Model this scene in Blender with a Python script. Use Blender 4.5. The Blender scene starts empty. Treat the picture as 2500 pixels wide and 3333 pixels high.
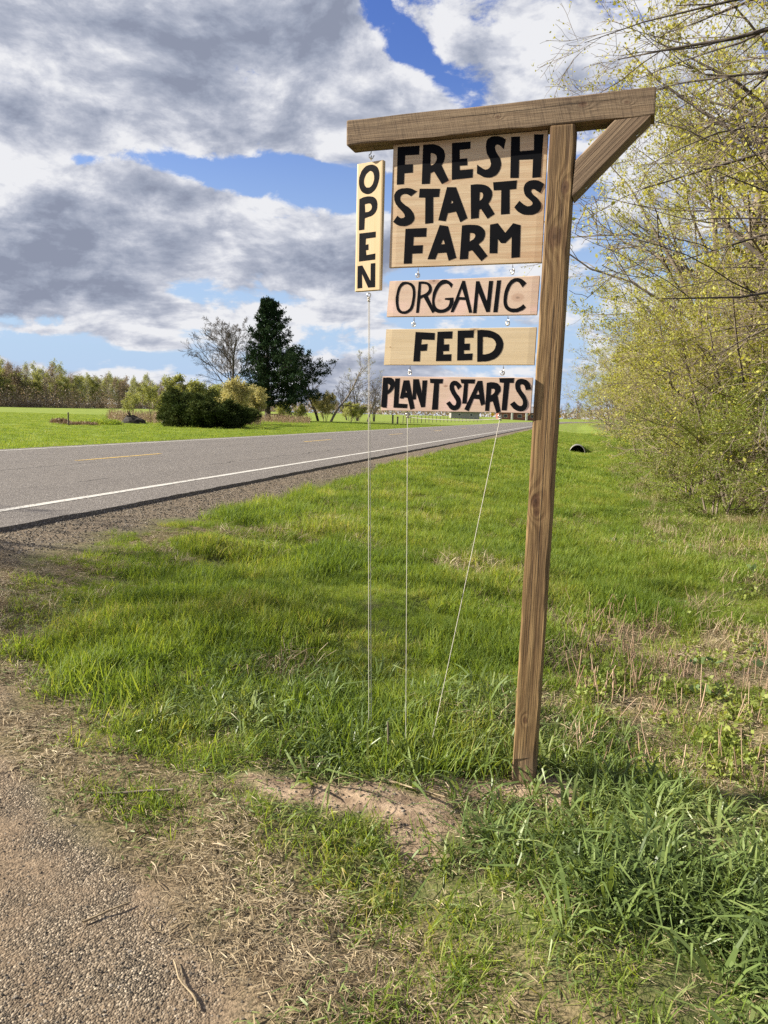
import bpy, math, random
import numpy as np
from mathutils import Matrix, Vector
from mathutils.geometry import tessellate_polygon

S = bpy.context.scene
COL = S.collection
R_ = math.radians

# ------------------------------------------------------------------ camera, light, exposure
CAM_H = 1.0
PITCH, ROLL, FPX = R_(7.2), R_(1.4), 2510.0
_f = np.array([0, math.cos(PITCH), -math.sin(PITCH)])
_r0 = np.array([1.0, 0, 0]); _u0 = np.cross(_r0, _f)
_r = math.cos(ROLL)*_r0 + math.sin(ROLL)*_u0
_u = -math.sin(ROLL)*_r0 + math.cos(ROLL)*_u0
cd = bpy.data.cameras.new('camera'); cam = bpy.data.objects.new('camera', cd); COL.objects.link(cam)
cam.matrix_world = Matrix(((_r[0], _u[0], -_f[0], 0), (_r[1], _u[1], -_f[1], 0), (_r[2], _u[2], -_f[2], CAM_H), (0, 0, 0, 1)))
cd.sensor_fit = 'VERTICAL'; cd.sensor_height = 36; cd.sensor_width = 27
cd.lens = 36*FPX/3333; cd.clip_start = 0.05; cd.clip_end = 6000
S.camera = cam
S.render.engine = 'CYCLES'
S.view_settings.view_transform = 'Standard'; S.view_settings.look = 'None'
S.view_settings.gamma = 1; S.view_settings.use_curve_mapping = False
S.view_settings.exposure = 1.35
S.cycles.max_bounces = 5; S.cycles.diffuse_bounces = 2; S.cycles.transparent_max_bounces = 8
S.cycles.use_denoising = False
S.cycles.caustics_reflective = False; S.cycles.caustics_refractive = False

SUN_AZ_FROM_LEFT, SUN_EL = R_(3), R_(31)       # the sun stands to the left, a touch beyond the camera line
sun_dir = Vector((-math.cos(SUN_AZ_FROM_LEFT)*math.cos(SUN_EL), math.sin(SUN_AZ_FROM_LEFT)*math.cos(SUN_EL), math.sin(SUN_EL)))
sl = bpy.data.lights.new('sun', 'SUN'); sl.energy = 5.0; sl.angle = R_(0.5); sl.color = (1.0, 0.93, 0.80)
so = bpy.data.objects.new('sun', sl); COL.objects.link(so)
so.rotation_euler = sun_dir.to_track_quat('Z', 'Y').to_euler(); so.location = (-20, 0, 30)


class NT:
    """small helper for writing node trees"""
    def __init__(s, tree): s.t = tree; tree.nodes.clear()
    def n(s, typ, ins=None, **at):
        nd = s.t.nodes.new(typ)
        for k, v in at.items(): setattr(nd, k, v)
        for k, v in (ins or {}).items(): s.put(nd.inputs[k], v)
        return nd
    def put(s, sock, v):
        if isinstance(v, bpy.types.NodeSocket): s.t.links.new(v, sock)
        elif v is not None:
            if sock.type == 'RGBA' and len(v) == 3: v = (*v, 1)
            sock.default_value = v
    def m(s, op, a, b=None, c=None, clamp=False):
        nd = s.n('ShaderNodeMath', operation=op, use_clamp=clamp)
        for i, v in enumerate((a, b, c)):
            if v is not None: s.put(nd.inputs[i], v)
        return nd.outputs[0]
    def v(s, op, a, b=None, out=0):
        nd = s.n('ShaderNodeVectorMath', operation=op)
        s.put(nd.inputs[0], a)
        if b is not None:
            if op == 'SCALE': s.put(nd.inputs['Scale'], b)
            else: s.put(nd.inputs[1], b)
        return nd.outputs[out]
    def xyz(s, a): return s.n('ShaderNodeSeparateXYZ', {0: a}).outputs
    def comb(s, x, y, z): return s.n('ShaderNodeCombineXYZ', {0: x, 1: y, 2: z}).outputs[0]
    def noise(s, vec, scale, detail=3, rough=0.55, dist=0.0, color=False):
        nd = s.n('ShaderNodeTexNoise', {'Vector': vec, 'Scale': scale, 'Detail': detail, 'Roughness': rough, 'Distortion': dist})
        return nd.outputs[1 if color else 0]
    def voro(s, vec, scale, feature='F1', out='Distance', rnd=1.0):
        nd = s.n('ShaderNodeTexVoronoi', feature=feature); s.put(nd.inputs['Vector'], vec); nd.inputs['Scale'].default_value = scale
        nd.inputs['Randomness'].default_value = rnd
        return nd.outputs[out]
    def ss(s, x, a, b, lo=0.0, hi=1.0):
        nd = s.n('ShaderNodeMapRange', interpolation_type='SMOOTHSTEP')
        for k, v in zip(('Value', 'From Min', 'From Max', 'To Min', 'To Max'), (x, a, b, lo, hi)): s.put(nd.inputs[k], v)
        return nd.outputs[0]
    def mix(s, f, a, b, mode='MIX'):
        nd = s.n('ShaderNodeMix', data_type='RGBA', blend_type=mode)
        s.put(nd.inputs[0], f); s.put(nd.inputs[6], a); s.put(nd.inputs[7], b)
        return nd.outputs[2]
    def ramp(s, f, stops):
        nd = s.n('ShaderNodeValToRGB', {0: f}); el = nd.color_ramp.elements
        el[0].position = stops[0][0]; el[0].color = (*stops[0][1], 1)
        el[1].position = stops[-1][0]; el[1].color = (*stops[-1][1], 1)
        for p, c in stops[1:-1]:
            e = el.new(p); e.color = (*c, 1)
        return nd.outputs[0]
    def hsv(s, col, h=0.5, sat=1.0, val=1.0):
        return s.n('ShaderNodeHueSaturation', {'Hue': h, 'Saturation': sat, 'Value': val, 'Color': col}).outputs[0]
    def bump(s, h, dist, strength=1.0, normal=None):
        return s.n('ShaderNodeBump', {'Height': h, 'Distance': dist, 'Strength': strength, 'Normal': normal}).outputs[0]
    def attr(s, name, out='Fac'): return s.n('ShaderNodeAttribute', attribute_name=name).outputs[out]
    def rnd(s): return s.n('ShaderNodeObjectInfo').outputs['Random']
    def pos(s): return s.n('ShaderNodeNewGeometry').outputs['Position']


# ------------------------------------------------------------------ sky: Nishita under broken cloud
W = bpy.data.worlds.new('World'); S.world = W; W.use_nodes = True
w = NT(W.node_tree)
sky = w.n('ShaderNodeTexSky', sky_type='NISHITA', sun_disc=False, sun_elevation=SUN_EL,
          sun_rotation=math.atan2(sun_dir.x, sun_dir.y), air_density=1.3, dust_density=0.4, ozone_density=2.5)
gen = w.n('ShaderNodeTexCoord').outputs['Generated']
dx, dy, dz = w.xyz(gen)
az = w.m('ARCTAN2', dx, dy)                       # radians, 0 straight ahead, + to the right
el = w.m('ARCSINE', w.m('MAXIMUM', dz, -0.2))
elc = w.m('MAXIMUM', el, 0.0)
# a flat cloud deck seen in perspective: dense towards the horizon
den = w.m('ADD', w.m('MAXIMUM', dz, 0.0), 0.20)
U = w.m('DIVIDE', dx, den); V = w.m('DIVIDE', dy, den)
warp = w.noise(w.comb(U, V, 0.0), 0.9, 2, 0.5, color=True)
P0 = w.v('ADD', w.comb(U, w.m('MULTIPLY', V, 1.25), 3.7), w.v('SCALE', w.v('SUBTRACT', warp, (0.5, 0.5, 0.5)), 0.75))


def px_dir(px, py):
    d = _f + _r*((px-1250)/FPX) - _u*((py-1666.5)/FPX)
    d /= np.linalg.norm(d)
    return math.atan2(d[0], d[1]), math.asin(d[2])


def blob(px, py, sx, sy, amp, rot=0.0):
    """a place in the sky (direction) where the deck is thicker (+) or open (-); sizes in degrees"""
    a0, e0 = px_dir(px, py)
    a = w.m('SUBTRACT', az, a0); e = w.m('SUBTRACT', el, e0)
    c, sn = math.cos(R_(rot)), math.sin(R_(rot))
    x = w.m('ADD', w.m('MULTIPLY', a, c/R_(sx)), w.m('MULTIPLY', e, sn/R_(sx)))
    y = w.m('SUBTRACT', w.m('MULTIPLY', e, c/R_(sy)), w.m('MULTIPLY', a, sn/R_(sy)))
    q = w.m('ADD', w.m('MULTIPLY', x, x), w.m('MULTIPLY', y, y))
    return w.m('MULTIPLY', w.m('EXPONENT', w.m('MULTIPLY', q, -1.0)), amp)


def total(bs):
    t = bs[0]
    for b in bs[1:]: t = w.m('ADD', t, b)
    return t
SKYBLOBS = [(980, 590, 8.0, 1.35, -0.50, -8), (600, 545, 5, 1.0, -0.46, -12), (1200, 620, 4, 1.3, -0.22, 0), (280, 515, 3.0, 0.8, -0.42, 5),
            (1480, 300, 4.2, 1.4, -0.34, -38), (1260, 90, 2.6, 1.3, -0.34, -52), (1380, 180, 1.6, 1.0, -0.2, -30), (20, 270, 1.6, .4, -.3, 0), (330, 330, 2.5, .35, -.2, -8), (860, 700, 3, .3, -.2, -6),
            (500, 1160, 9, 0.7, -0.26, 0), (150, 1135, 3.5, 0.6, -0.22, 0), (640, 1105, 2.4, 0.9, -0.2, 0), (780, 1230, 4, 0.8, -0.25, 0), (610, 950, 1.5, 0.9, -0.2, 0),
            (1550, 950, 7, 1.9, -0.30, -6), (1060, 1120, 3.5, 1.2, -0.24, 0), (1330, 1060, 2, 1, -0.1, 0),
            (1850, 650, 3.5, 4.5, -0.2, 0), (2350, 1000, 4, 6, -0.2, 0), (1880, 1180, 2.5, 2.5, -0.12, 0),
            (600, 200, 17, 7, 0.34, 0), (300, 800, 11, 4.0, 0.30, 4), (1150, 760, 6, 1.6, 0.22, 0), (1080, 930, 4, 2.0, 0.3, 0), (1750, 180, 5, 4, 0.26, 0), (250, 1010, 9, 1.5, 0.18, 0), (400, 430, 9, 2, .2, -8),
            (520, 1115, 3.0, 0.6, 0.34, 0), (1100, 1200, 7, 1.3, 0.12, 0), (300, 1260, 9, 0.8, 0.16, 0), (2200, 300, 7, 7, 0.12, 0)]
cover = total([blob(*b) for b in SKYBLOBS])
# darker bellies
DARK = [(850, 330, 9, 4.4, 0.40, -22), (250, 60, 10, 2.6, 0.35, 0), (1050, 110, 6, 3.5, 0.30, 0), (250, 800, 10, 2.0, 0.24, 2), (200, 930, 7, 1.6, 0.34, 0), (900, 850, 8, 1.3, 0.30, 0), (1350, 1190, 6, 1.4, 0.25, 0), (1150, 830, 5, 2, 0.18, 0),
        (60, 380, 4, 1.2, 0.2, 0), (700, 1130, 2.5, 0.35, 0.4, 0), (1250, 1080, 4, .8, .2, 0), (350, 960, 6, .5, .2, 3),
        (160, 270, 5, 1.1, -0.55, 0), (420, 430, 7, 1.5, -0.50, -8), (250, 610, 7, 0.9, -0.50, -6), (1000, 710, 6, 0.9, -0.40, 0), (450, 130, 2, 2, -0.2, 0), (1750, 180, 4.5, 4, -0.5, 0), (650, 1040, 3.5, 1.5, -0.5, 0), (1250, 540, 3, 1.2, -0.4, 0), (60, 190, 4, .6, -.4, 0)]
dark = total([blob(*b) for b in DARK])
Dn = w.v('ADD', w.v('MULTIPLY', gen, (1.0, 1.0, 1.9)), w.v('SCALE', w.v('SUBTRACT', w.noise(gen, 5.0, 2, 0.5, color=True), (0.5, 0.5, 0.5)), 0.10))
def cloudn(off, offd, det):
    a_ = w.noise(w.v('ADD', P0, off), 1.35, det, 0.56, 0.2)
    b_ = w.noise(w.v('ADD', Dn, offd), 6.5, det, 0.62)
    return w.m('ADD', w.m('MULTIPLY', a_, 0.5), w.m('MULTIPLY', b_, 0.5))
n1 = cloudn((0, 0, 0), (0, 0, 0), 9)
n1s = cloudn((-0.09, -0.03, 0.0), (-0.018, 0.0, 0.034), 7)
lump = w.noise(Dn, 17.0, 8, 0.62, 0.2)
big = w.noise(P0, 0.45, 3, 0.5)
dens = w.m('ADD', w.m('ADD', w.m('MULTIPLY', w.m('SUBTRACT', n1, 0.5), 1.9), 0.10), cover)
dens = w.m('ADD', dens, w.m('MULTIPLY', w.m('SUBTRACT', lump, 0.5), 0.62))
alpha = w.ss(dens, -0.02, 0.13)
thick = w.ss(w.m('ADD', w.m('ADD', dens, w.m('MULTIPLY', dark, 0.50)), w.m('MULTIPLY', w.m('SUBTRACT', big, .5), .5)), -0.16, 0.86)
lit = w.m('MULTIPLY', w.m('SUBTRACT', n1, n1s), 7.0)
tone = w.m('SUBTRACT', w.m('SUBTRACT', w.m('MULTIPLY', thick, 0.84), lit), w.m('MULTIPLY', w.m('SUBTRACT', lump, 0.5), 1.15), clamp=True)
ccol = w.ramp(tone, [(0.0, (6.7, 6.75, 7.0)), (0.22, (5.3, 5.45, 6.0)), (0.5, (3.7, 3.95, 4.7)), (0.8, (2.65, 2.95, 3.75)), (1.0, (2.15, 2.4, 3.15))])
skyc = w.hsv(sky.outputs[0], 0.53, 1.32, 1.22)
skyc = w.mix(w.ss(elc, 0.0, 0.42, 0.92, 0.0), skyc, (3.5, 4.75, 7.0))
out = w.mix(alpha, skyc, ccol)
bg = w.n('ShaderNodeBackground', {'Color': out, 'Strength': 0.05})
w.n('ShaderNodeOutputWorld', {0: bg.outputs[0]})
W.cycles.sampling_method = 'MANUAL'; W.cycles.sample_map_resolution = 512


# ------------------------------------------------------------------ helpers
def tag(o, label=None, cat=None, group=None, kind=None):
    if label: o['label'] = label
    if cat: o['category'] = cat
    if group: o['group'] = group
    if kind: o['kind'] = kind
    return o


def mk(name, mesh, parent=None, mat=None, loc=None):
    o = bpy.data.objects.new(name, mesh); COL.objects.link(o)
    if parent is not None: o.parent = parent
    if mat is not None and len(mesh.materials) == 0: mesh.materials.append(mat)
    if loc is not None: o.location = loc
    return o


def empty(name, loc=(0, 0, 0), rz=0.0):
    o = bpy.data.objects.new(name, None); COL.objects.link(o); o.location = loc; o.rotation_euler = (0, 0, rz)
    o.empty_display_size = 0.1
    return o


def mesh_np(name, verts, *faces, smooth=False):
    """faces: integer arrays (n,3) or (n,4)"""
    me = bpy.data.meshes.new(name)
    verts = np.ascontiguousarray(verts, dtype=np.float32)
    faces = [np.asarray(f, dtype=np.int32) for f in faces if len(f)]
    me.vertices.add(len(verts)); me.vertices.foreach_set('co', verts.ravel())
    loops = np.concatenate([f.ravel() for f in faces]); sizes = np.concatenate([np.full(len(f), f.shape[1], np.int32) for f in faces])
    starts = np.concatenate([[0], np.cumsum(sizes)[:-1]]).astype(np.int32)
    me.loops.add(len(loops)); me.loops.foreach_set('vertex_index', loops)
    me.polygons.add(len(sizes)); me.polygons.foreach_set('loop_start', starts)
    try: me.polygons.foreach_set('loop_total', sizes)
    except Exception: pass
    me.polygons.foreach_set('use_smooth', np.full(len(sizes), smooth, dtype=bool))
    me.update(calc_edges=True)
    return me


def vattr(me, name, arr, typ='FLOAT'):
    a = me.attributes.new(name, typ, 'POINT')
    a.data.foreach_set('value' if typ in ('FLOAT', 'INT') else ('vector' if typ == 'FLOAT_VECTOR' else 'color'), np.ascontiguousarray(arr).ravel())


def copy_thing(o, loc, rz=0.0, scale=1.0, label=None, group=None):
    def cp(x, par):
        c = x.copy(); COL.objects.link(c); c.parent = par
        for ch in x.children: cp(ch, c)
        return c
    c = cp(o, None); c.location = loc; c.rotation_euler = (0, 0, rz)
    c.scale = scale if hasattr(scale, '__len__') else (scale,)*3
    if label: c['label'] = label
    if group: c['group'] = group
    return c


def _hash(ix, iy, seed):
    h = (ix*374761393 + iy*668265263 + seed*982451653) & 0x7fffffff
    h = ((h ^ (h >> 13))*1274126177) & 0x7fffffff
    return ((h ^ (h >> 16)) & 0xffff)/65535.0


def vnoise(x, y, seed=0):
    x = np.asarray(x, float); y = np.asarray(y, float)
    ix = np.floor(x).astype(np.int64); iy = np.floor(y).astype(np.int64)
    fx = x-ix; fy = y-iy; fx = fx*fx*(3-2*fx); fy = fy*fy*(3-2*fy)
    a = _hash(ix, iy, seed); b = _hash(ix+1, iy, seed); c = _hash(ix, iy+1, seed); d = _hash(ix+1, iy+1, seed)
    return (a+(b-a)*fx)*(1-fy)+(c+(d-c)*fx)*fy


def fbm(x, y, seed=0, oct=3):
    t = 0; a = 0.5; s = 0
    for k in range(oct):
        t = t+a*vnoise(x*2**k, y*2**k, seed+k*17); s += a; a *= 0.5
    return t/s


def sstep(x, a, b):
    t = np.clip((np.asarray(x, float)-a)/(b-a), 0, 1); return t*t*(3-2*t)


# ------------------------------------------------------------------ the lie of the land
TH = R_(13.7)
D_ = np.array([math.sin(TH), math.cos(TH)]); N_ = np.array([D_[1], -D_[0]])


def curve_off(v): return np.where(v > 150, (np.minimum(v, 420)-150.0)**2/1800.0, 0)+np.where(v > 420, (v-420)*0.3, 0)


def to_uv(x, y):
    v = x*D_[0]+y*D_[1]; u = x*N_[0]+y*N_[1]-curve_off(v)
    return u, v


def to_xy(u, v):
    u = np.asarray(u, float)+curve_off(np.asarray(v, float))
    return u*N_[0]+v*D_[0], u*N_[1]+v*D_[1]
_PU = [-3000, -60, -16, -14, -13.1, -12.7, -4.7, -4.42, -3.3, -2, -0.7, 0.2, 1.0, 2.2, 4, 10, 3000]
_PZ = [-0.25, -0.2, -0.24, -0.2, -0.08, -0.06, -0.06, -0.035, -0.11, -0.2, -0.30, -0.38, -0.39, -0.33, -0.22, -0.1, 0.1]


def drive_edge(u):          # v below which the gravel driveway lies
    return np.interp(u, [-6, -4.4, -3.6, -2.8, -2.06, -1.34, -0.7, -0.4, 0.3, 2, 5], [5.2, 4.8, 4.1, 3.1, 2.42, 2.0, 1.6, 1.42, 1.0, 0.4, -0.4])


def ground_z(x, y):
    x = np.asarray(x, float); y = np.asarray(y, float)
    u, v = to_uv(x, y)
    z = np.interp(u, _PU, _PZ)
    berm = sstep(v, 35.4, 36.8)*(1-sstep(v, 41, 46))*sstep(u, -4.5, -2.5)
    z = np.where(u > -4.4, z*(1-berm)+(-0.1)*berm, z)
    dip = np.exp(-((u-0.3)/0.8)**2)*sstep(v, 29, 34)*(1-sstep(v, 35.4, 36.2)); z = z-dip*0.16
    near = np.exp(-((v-1.2)/1.6)**2)*sstep(u, -1.5, 0.2); z = z+near*0.08
    z = z+np.where(u < -16, 1.25*sstep(np.hypot(x, y), 60, 420)*sstep(-u, 16, 60), 0)
    z = z+np.where(u > 6, 0.8*sstep(np.hypot(x, y), 60, 300), 0)
    grass = sstep(u, -3.6, -2.8)
    rough = grass*sstep(v-drive_edge(u), -0.1, 0.5)
    r = np.hypot(x, y)
    fade = 1-sstep(r, 40, 90)
    z = z+rough*fade*(0.17*(fbm(x*1.1+3, y*1.1, 5, 2)-0.5)+0.055*(fbm(x*4, y*4, 9, 3)-0.5))
    z = z+(u > -4.4)*(1-sstep(r, 10, 16))*0.018*(fbm(x*9, y*9, 21, 3)-0.5)
    z = z+(u < -13)*fade*0.08*(fbm(x*0.7, y*0.7, 31, 3)-0.5)
    z = z+0.03*np.exp(-(((x-0.585)/0.16)**2+((y-2.74)/0.12)**2))
    return z


def seen(x, y, z, margin=0.22):
    p = np.stack([x, y, z-CAM_H], -1); d = p@_f
    px = 0.5+(p@_r)/np.maximum(d, 1e-3)*FPX/2500; py = 0.5-(p@_u)/np.maximum(d, 1e-3)*FPX/3333
    return (d > 0.1) & (px > -margin) & (px < 1+margin) & (py > -margin) & (py < 1+margin*0.6)


def spot(px, dist):
    """the ground point at a distance (m) in the viewing direction of a picture column"""
    a, _ = px_dir(px, 1345)
    x = math.sin(a)*dist; y = math.cos(a)*dist
    return (x, y, float(ground_z(x, y)))


# zones of the ground cover (0..1)
def blobs2(x, y, L): return sum(a*np.exp(-(((x-cx)/sx)**2+((y-cy)/sy)**2)) for cx, cy, sx, sy, a in L)


def zones(x, y):
    u, v = to_uv(x, y)
    nz = fbm(x*2.3, y*2.3, 41, 3)-0.5; n2 = fbm(x*0.9, y*0.9, 47, 3)-0.5
    e = v-drive_edge(u)+nz*0.7
    drive = 1-sstep(e, -0.12, 0.10)
    should = (1-sstep(u+nz*0.55, -3.95, -3.6))*(u > -4.6)
    should = np.maximum(should, sstep(u, -14.2, -13.6)*(u < -12))
    gravel = np.maximum(drive*(v < 6), should)*(u < 3)
    dirt = blobs2(x, y, [(-0.14, 2.50, .22, .09, 1.0), (0.10, 2.24, .15, .14, .95), (0.36, 2.68, .26, .10, 1.2), (0.56, 2.66, .16, .10, 1.1), (-0.45, 2.45, .18, .08, .6), (0.02, 2.42, .3, .1, .7)])
    dirt = sstep(dirt+nz*0.6+(fbm(x*9, y*9, 55, 3)-.5)*1.1, 0.34, 0.62)*(1-gravel)
    straw = np.exp(-((e-0.15)/0.28)**2)*(v < 6)*(u < 1.5)
    straw = np.maximum(straw, np.exp(-((u+3.35+nz*.4)/0.3)**2)*0.8)
    c1 = sstep(u+n2*.5, -0.32, 0.0)*sstep(v+nz*.4, 2.92, 3.1)*(1-sstep(v+nz*1.6+u*.2, 5.7, 6.5))
    c2 = sstep(u+n2*1.6, .9, 1.8)*sstep(v, 6.0, 7.0)*0.85+sstep(u+n2, .3, 1.0)*sstep(v, 7.6, 9.0)*.8
    clear = np.clip(np.maximum(c1, c2)*(1-sstep(u, 7, 10))*(1-sstep(v, 30, 45)), 0, 1)
    return u, v, gravel, dirt, straw, clear, nz, n2



# ------------------------------------------------------------------ materials
MATS = {}


def mat(name):
    m = bpy.data.materials.new(name); m.use_nodes = True; MATS[name] = m
    return m, NT(m.node_tree)


def finish(t, col, rough=0.8, normal=None, spec=0.3, metal=0.0, extra=None):
    b = t.n('ShaderNodeBsdfPrincipled', {'Base Color': col, 'Roughness': rough, 'Metallic': metal, 'Specular IOR Level': spec})
    if normal is not None: t.put(b.inputs['Normal'], normal)
    o = b.outputs[0]
    t.n('ShaderNodeOutputMaterial', {0: o})
    return b


def leaf_mat(name, stops, trans=0.35, patch=0.35, rough=0.55, tcol=None, spec=0.22):
    """thin leaf: colour by individual and by patch, some light passing through"""
    m, t = mat(name)
    r = t.attr('tint')
    p = t.noise(t.pos(), 0.9, 3)
    f = t.m('ADD', t.m('MULTIPLY', r, 1-patch), t.m('MULTIPLY', t.ss(p, 0.3, 0.7), patch))
    f = t.m('ADD', f, t.m('MULTIPLY', t.m('SUBTRACT', t.rnd(), 0.5), 0.25), clamp=True)
    c = t.ramp(f, stops)
    b = t.n('ShaderNodeBsdfPrincipled', {'Base Color': c, 'Roughness': rough, 'Specular IOR Level': spec})
    tr = t.n('ShaderNodeBsdfTranslucent', {'Color': t.mix(1.0, c, tcol or (1.35, 1.25, 0.6), 'MULTIPLY')})
    mx = t.n('ShaderNodeMixShader', {0: trans, 1: b.outputs[0], 2: tr.outputs[0]})
    t.n('ShaderNodeOutputMaterial', {0: mx.outputs[0]})
    return m


M_grass = leaf_mat('verge_grass', [(0.0, (0.075, 0.125, 0.022)), (0.4, (0.16, 0.235, 0.036)), (0.78, (0.25, 0.30, 0.055)), (1.0, (0.42, 0.36, 0.17))], 0.48, patch=.45)
M_coarse = leaf_mat('coarse_grass', [(0.0, (0.055, 0.088, 0.025)), (0.5, (0.145, 0.20, 0.058)), (0.85, (0.26, 0.30, 0.11)), (1.0, (0.34, 0.29, 0.15))], 0.33, rough=0.38)
M_straw = leaf_mat('straw', [(0.0, (0.12, 0.085, 0.05)), (0.5, (0.29, 0.22, 0.13)), (1.0, (0.58, 0.49, 0.32))], 0.15, tcol=(1.1, 1.0, 0.8))
M_stalk = leaf_mat('dead_stalk', [(0.0, (0.22, 0.13, 0.085)), (0.5, (0.40, 0.27, 0.18)), (1.0, (0.58, 0.44, 0.30))], 0.1, tcol=(1, 1, 1))
M_weed = leaf_mat('weed_leaf', [(0.0, (0.09, 0.13, 0.03)), (0.5, (0.19, 0.24, 0.05)), (1.0, (0.32, 0.34, 0.09))], 0.35)
M_dock = leaf_mat('dock_leaf', [(0.0, (0.10, 0.15, 0.055)), (1.0, (0.18, 0.25, 0.10))], 0.3)
M_bud = leaf_mat('budding_leaf', [(0.0, (0.23, 0.23, 0.045)), (0.5, (0.37, 0.36, 0.07)), (1.0, (0.50, 0.47, 0.14))], 0.4)
M_bud2 = leaf_mat('olive_leaf', [(0.0, (0.20, 0.21, 0.045)), (0.5, (0.33, 0.335, 0.07)), (1.0, (0.48, 0.46, 0.13))], 0.4)
M_green = leaf_mat('green_leaf', [(0.0, (0.11, 0.14, 0.03)), (0.5, (0.20, 0.24, 0.045)), (1.0, (0.32, 0.36, 0.09))], 0.4)
M_blossom = leaf_mat('pale_catkin', [(0.0, (0.30, 0.27, 0.09)), (1.0, (0.56, 0.50, 0.22))], 0.35, tcol=(1.1, 1.05, 0.8))
M_dark = leaf_mat('dark_bush_leaf', [(0.0, (0.022, 0.036, 0.012)), (0.6, (0.045, 0.06, 0.02)), (1.0, (0.10, 0.11, 0.04))], 0.15, spec=0.0)
M_pine = leaf_mat('pine_needle', [(0.0, (0.013, 0.026, 0.014)), (0.6, (0.026, 0.044, 0.02)), (1.0, (0.055, 0.07, 0.03))], 0.05, spec=0.0)
M_brown = leaf_mat('brown_weed', [(0.0, (0.14, 0.085, 0.05)), (0.5, (0.27, 0.18, 0.105)), (1.0, (0.42, 0.31, 0.19))], 0.15, tcol=(1, 1, 1))
M_wood_far = leaf_mat('far_wood_leaf', [(0.0, (0.17, 0.18, 0.06)), (0.5, (0.27, 0.285, 0.09)), (1.0, (0.38, 0.39, 0.13))], 0.3)
M_wood_red = leaf_mat('far_wood_bud', [(0.0, (0.17, 0.125, 0.09)), (0.5, (0.26, 0.20, 0.13)), (1.0, (0.36, 0.29, 0.18))], 0.3, tcol=(1.1, 1.0, 0.9))


def bark(name, c0, c1, scale=6.0):
    m, t = mat(name)
    n = t.noise(t.v('MULTIPLY', t.pos(), (1, 1, 0.35)), scale, 4, 0.6)
    finish(t, t.ramp(n, [(0.3, c0), (0.7, c1)]), 0.9, t.bump(n, 0.02, 0.6))
    return m


M_bark = bark('grey_bark', (0.08, 0.064, 0.048), (0.25, 0.20, 0.145))
M_twig = bark('tan_twig', (0.16, 0.12, 0.08), (0.34, 0.27, 0.19), 3)
M_barkd = bark('dark_bark', (0.035, 0.028, 0.022), (0.10, 0.08, 0.065))
M_birch = bark('pale_bark', (0.30, 0.28, 0.24), (0.62, 0.60, 0.54), 8)

# ground: soil, gravel, thatch by the zone masks stored on the sheet
m, t = mat('ground_cover'); M_ground = m
P = t.pos()
gm = t.attr('gravel'); dm = t.attr('dirt'); sm = t.attr('straw'); lm = t.attr('lawn')
nA = t.noise(P, 1.7, 5); nB = t.noise(P, 14, 5, 0.65); nC = t.noise(P, 90, 3, 0.6)
v1 = t.m('ADD', t.m('MULTIPLY', t.voro(P, 190), .7), t.m('MULTIPLY', t.voro(P, 70), .25)); vc = t.voro(P, 190, out='Color'); v2 = t.voro(P, 190)
stone = t.ramp(t.xyz(vc)[0], [(0.0, (0.045, 0.038, 0.03)), (0.5, (0.12, 0.097, 0.07)), (0.85, (0.21, 0.168, 0.12)), (1.0, (0.40, 0.335, 0.25))])
sand = t.mix(t.ss(nC, .35, .65), (0.11, 0.08, 0.052), (0.255, 0.185, 0.12))
fines = t.m('MULTIPLY', t.ss(t.m('ADD', t.noise(P, 2.6, 4, 0.6), t.m('MULTIPLY', nB, 0.25)), 0.47, 0.72), t.ss(t.attr('shoulder'), 0.0, 1.0, 0.85, 0.3))
grav = t.mix(fines, stone, sand)
soil = t.mix(t.ss(nB, 0.35, 0.65), (0.17, 0.12, 0.078), (0.34, 0.25, 0.17))
thatch = t.mix(t.ss(nC, 0.35, 0.65), (0.05, 0.04, 0.024), (0.17, 0.13, 0.072))
green = t.mix(t.ss(nB, 0.3, 0.7), (0.045, 0.075, 0.016), (0.10, 0.15, 0.028))
lawnc = t.mix(t.ss(t.noise(P, 0.25, 4), 0.3, 0.7), (0.145, 0.195, 0.028), (0.22, 0.265, 0.045))
lawnc = t.mix(t.ss(t.noise(P, 3.0, 5, 0.7), 0.35, 0.75, 0.0, 0.5), lawnc, (0.09, 0.13, 0.022))
base = t.mix(t.ss(nA, 0.3, 0.7, 0.25, 0.75), thatch, green)
base = t.mix(lm, base, lawnc)
base = t.mix(t.m('MULTIPLY', sm, 0.8), base, t.mix(t.ss(nC, .35, .65), (0.07, 0.05, 0.03), (0.23, 0.17, 0.10)))
base = t.mix(dm, base, soil)
base = t.mix(gm, base, grav)
hg = t.m('MULTIPLY', t.m('SUBTRACT', 1.0, v1), t.m('SUBTRACT', 1.0, t.m('MULTIPLY', fines, 0.8)))
h = t.m('ADD', t.m('MULTIPLY', hg, gm), t.m('MULTIPLY', t.m('ADD', nB, t.m('MULTIPLY', nC, 0.5)), t.m('SUBTRACT', 1.3, gm)))
finish(t, base, 0.95, t.bump(h, 0.008, 1.0), 0.1)

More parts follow.
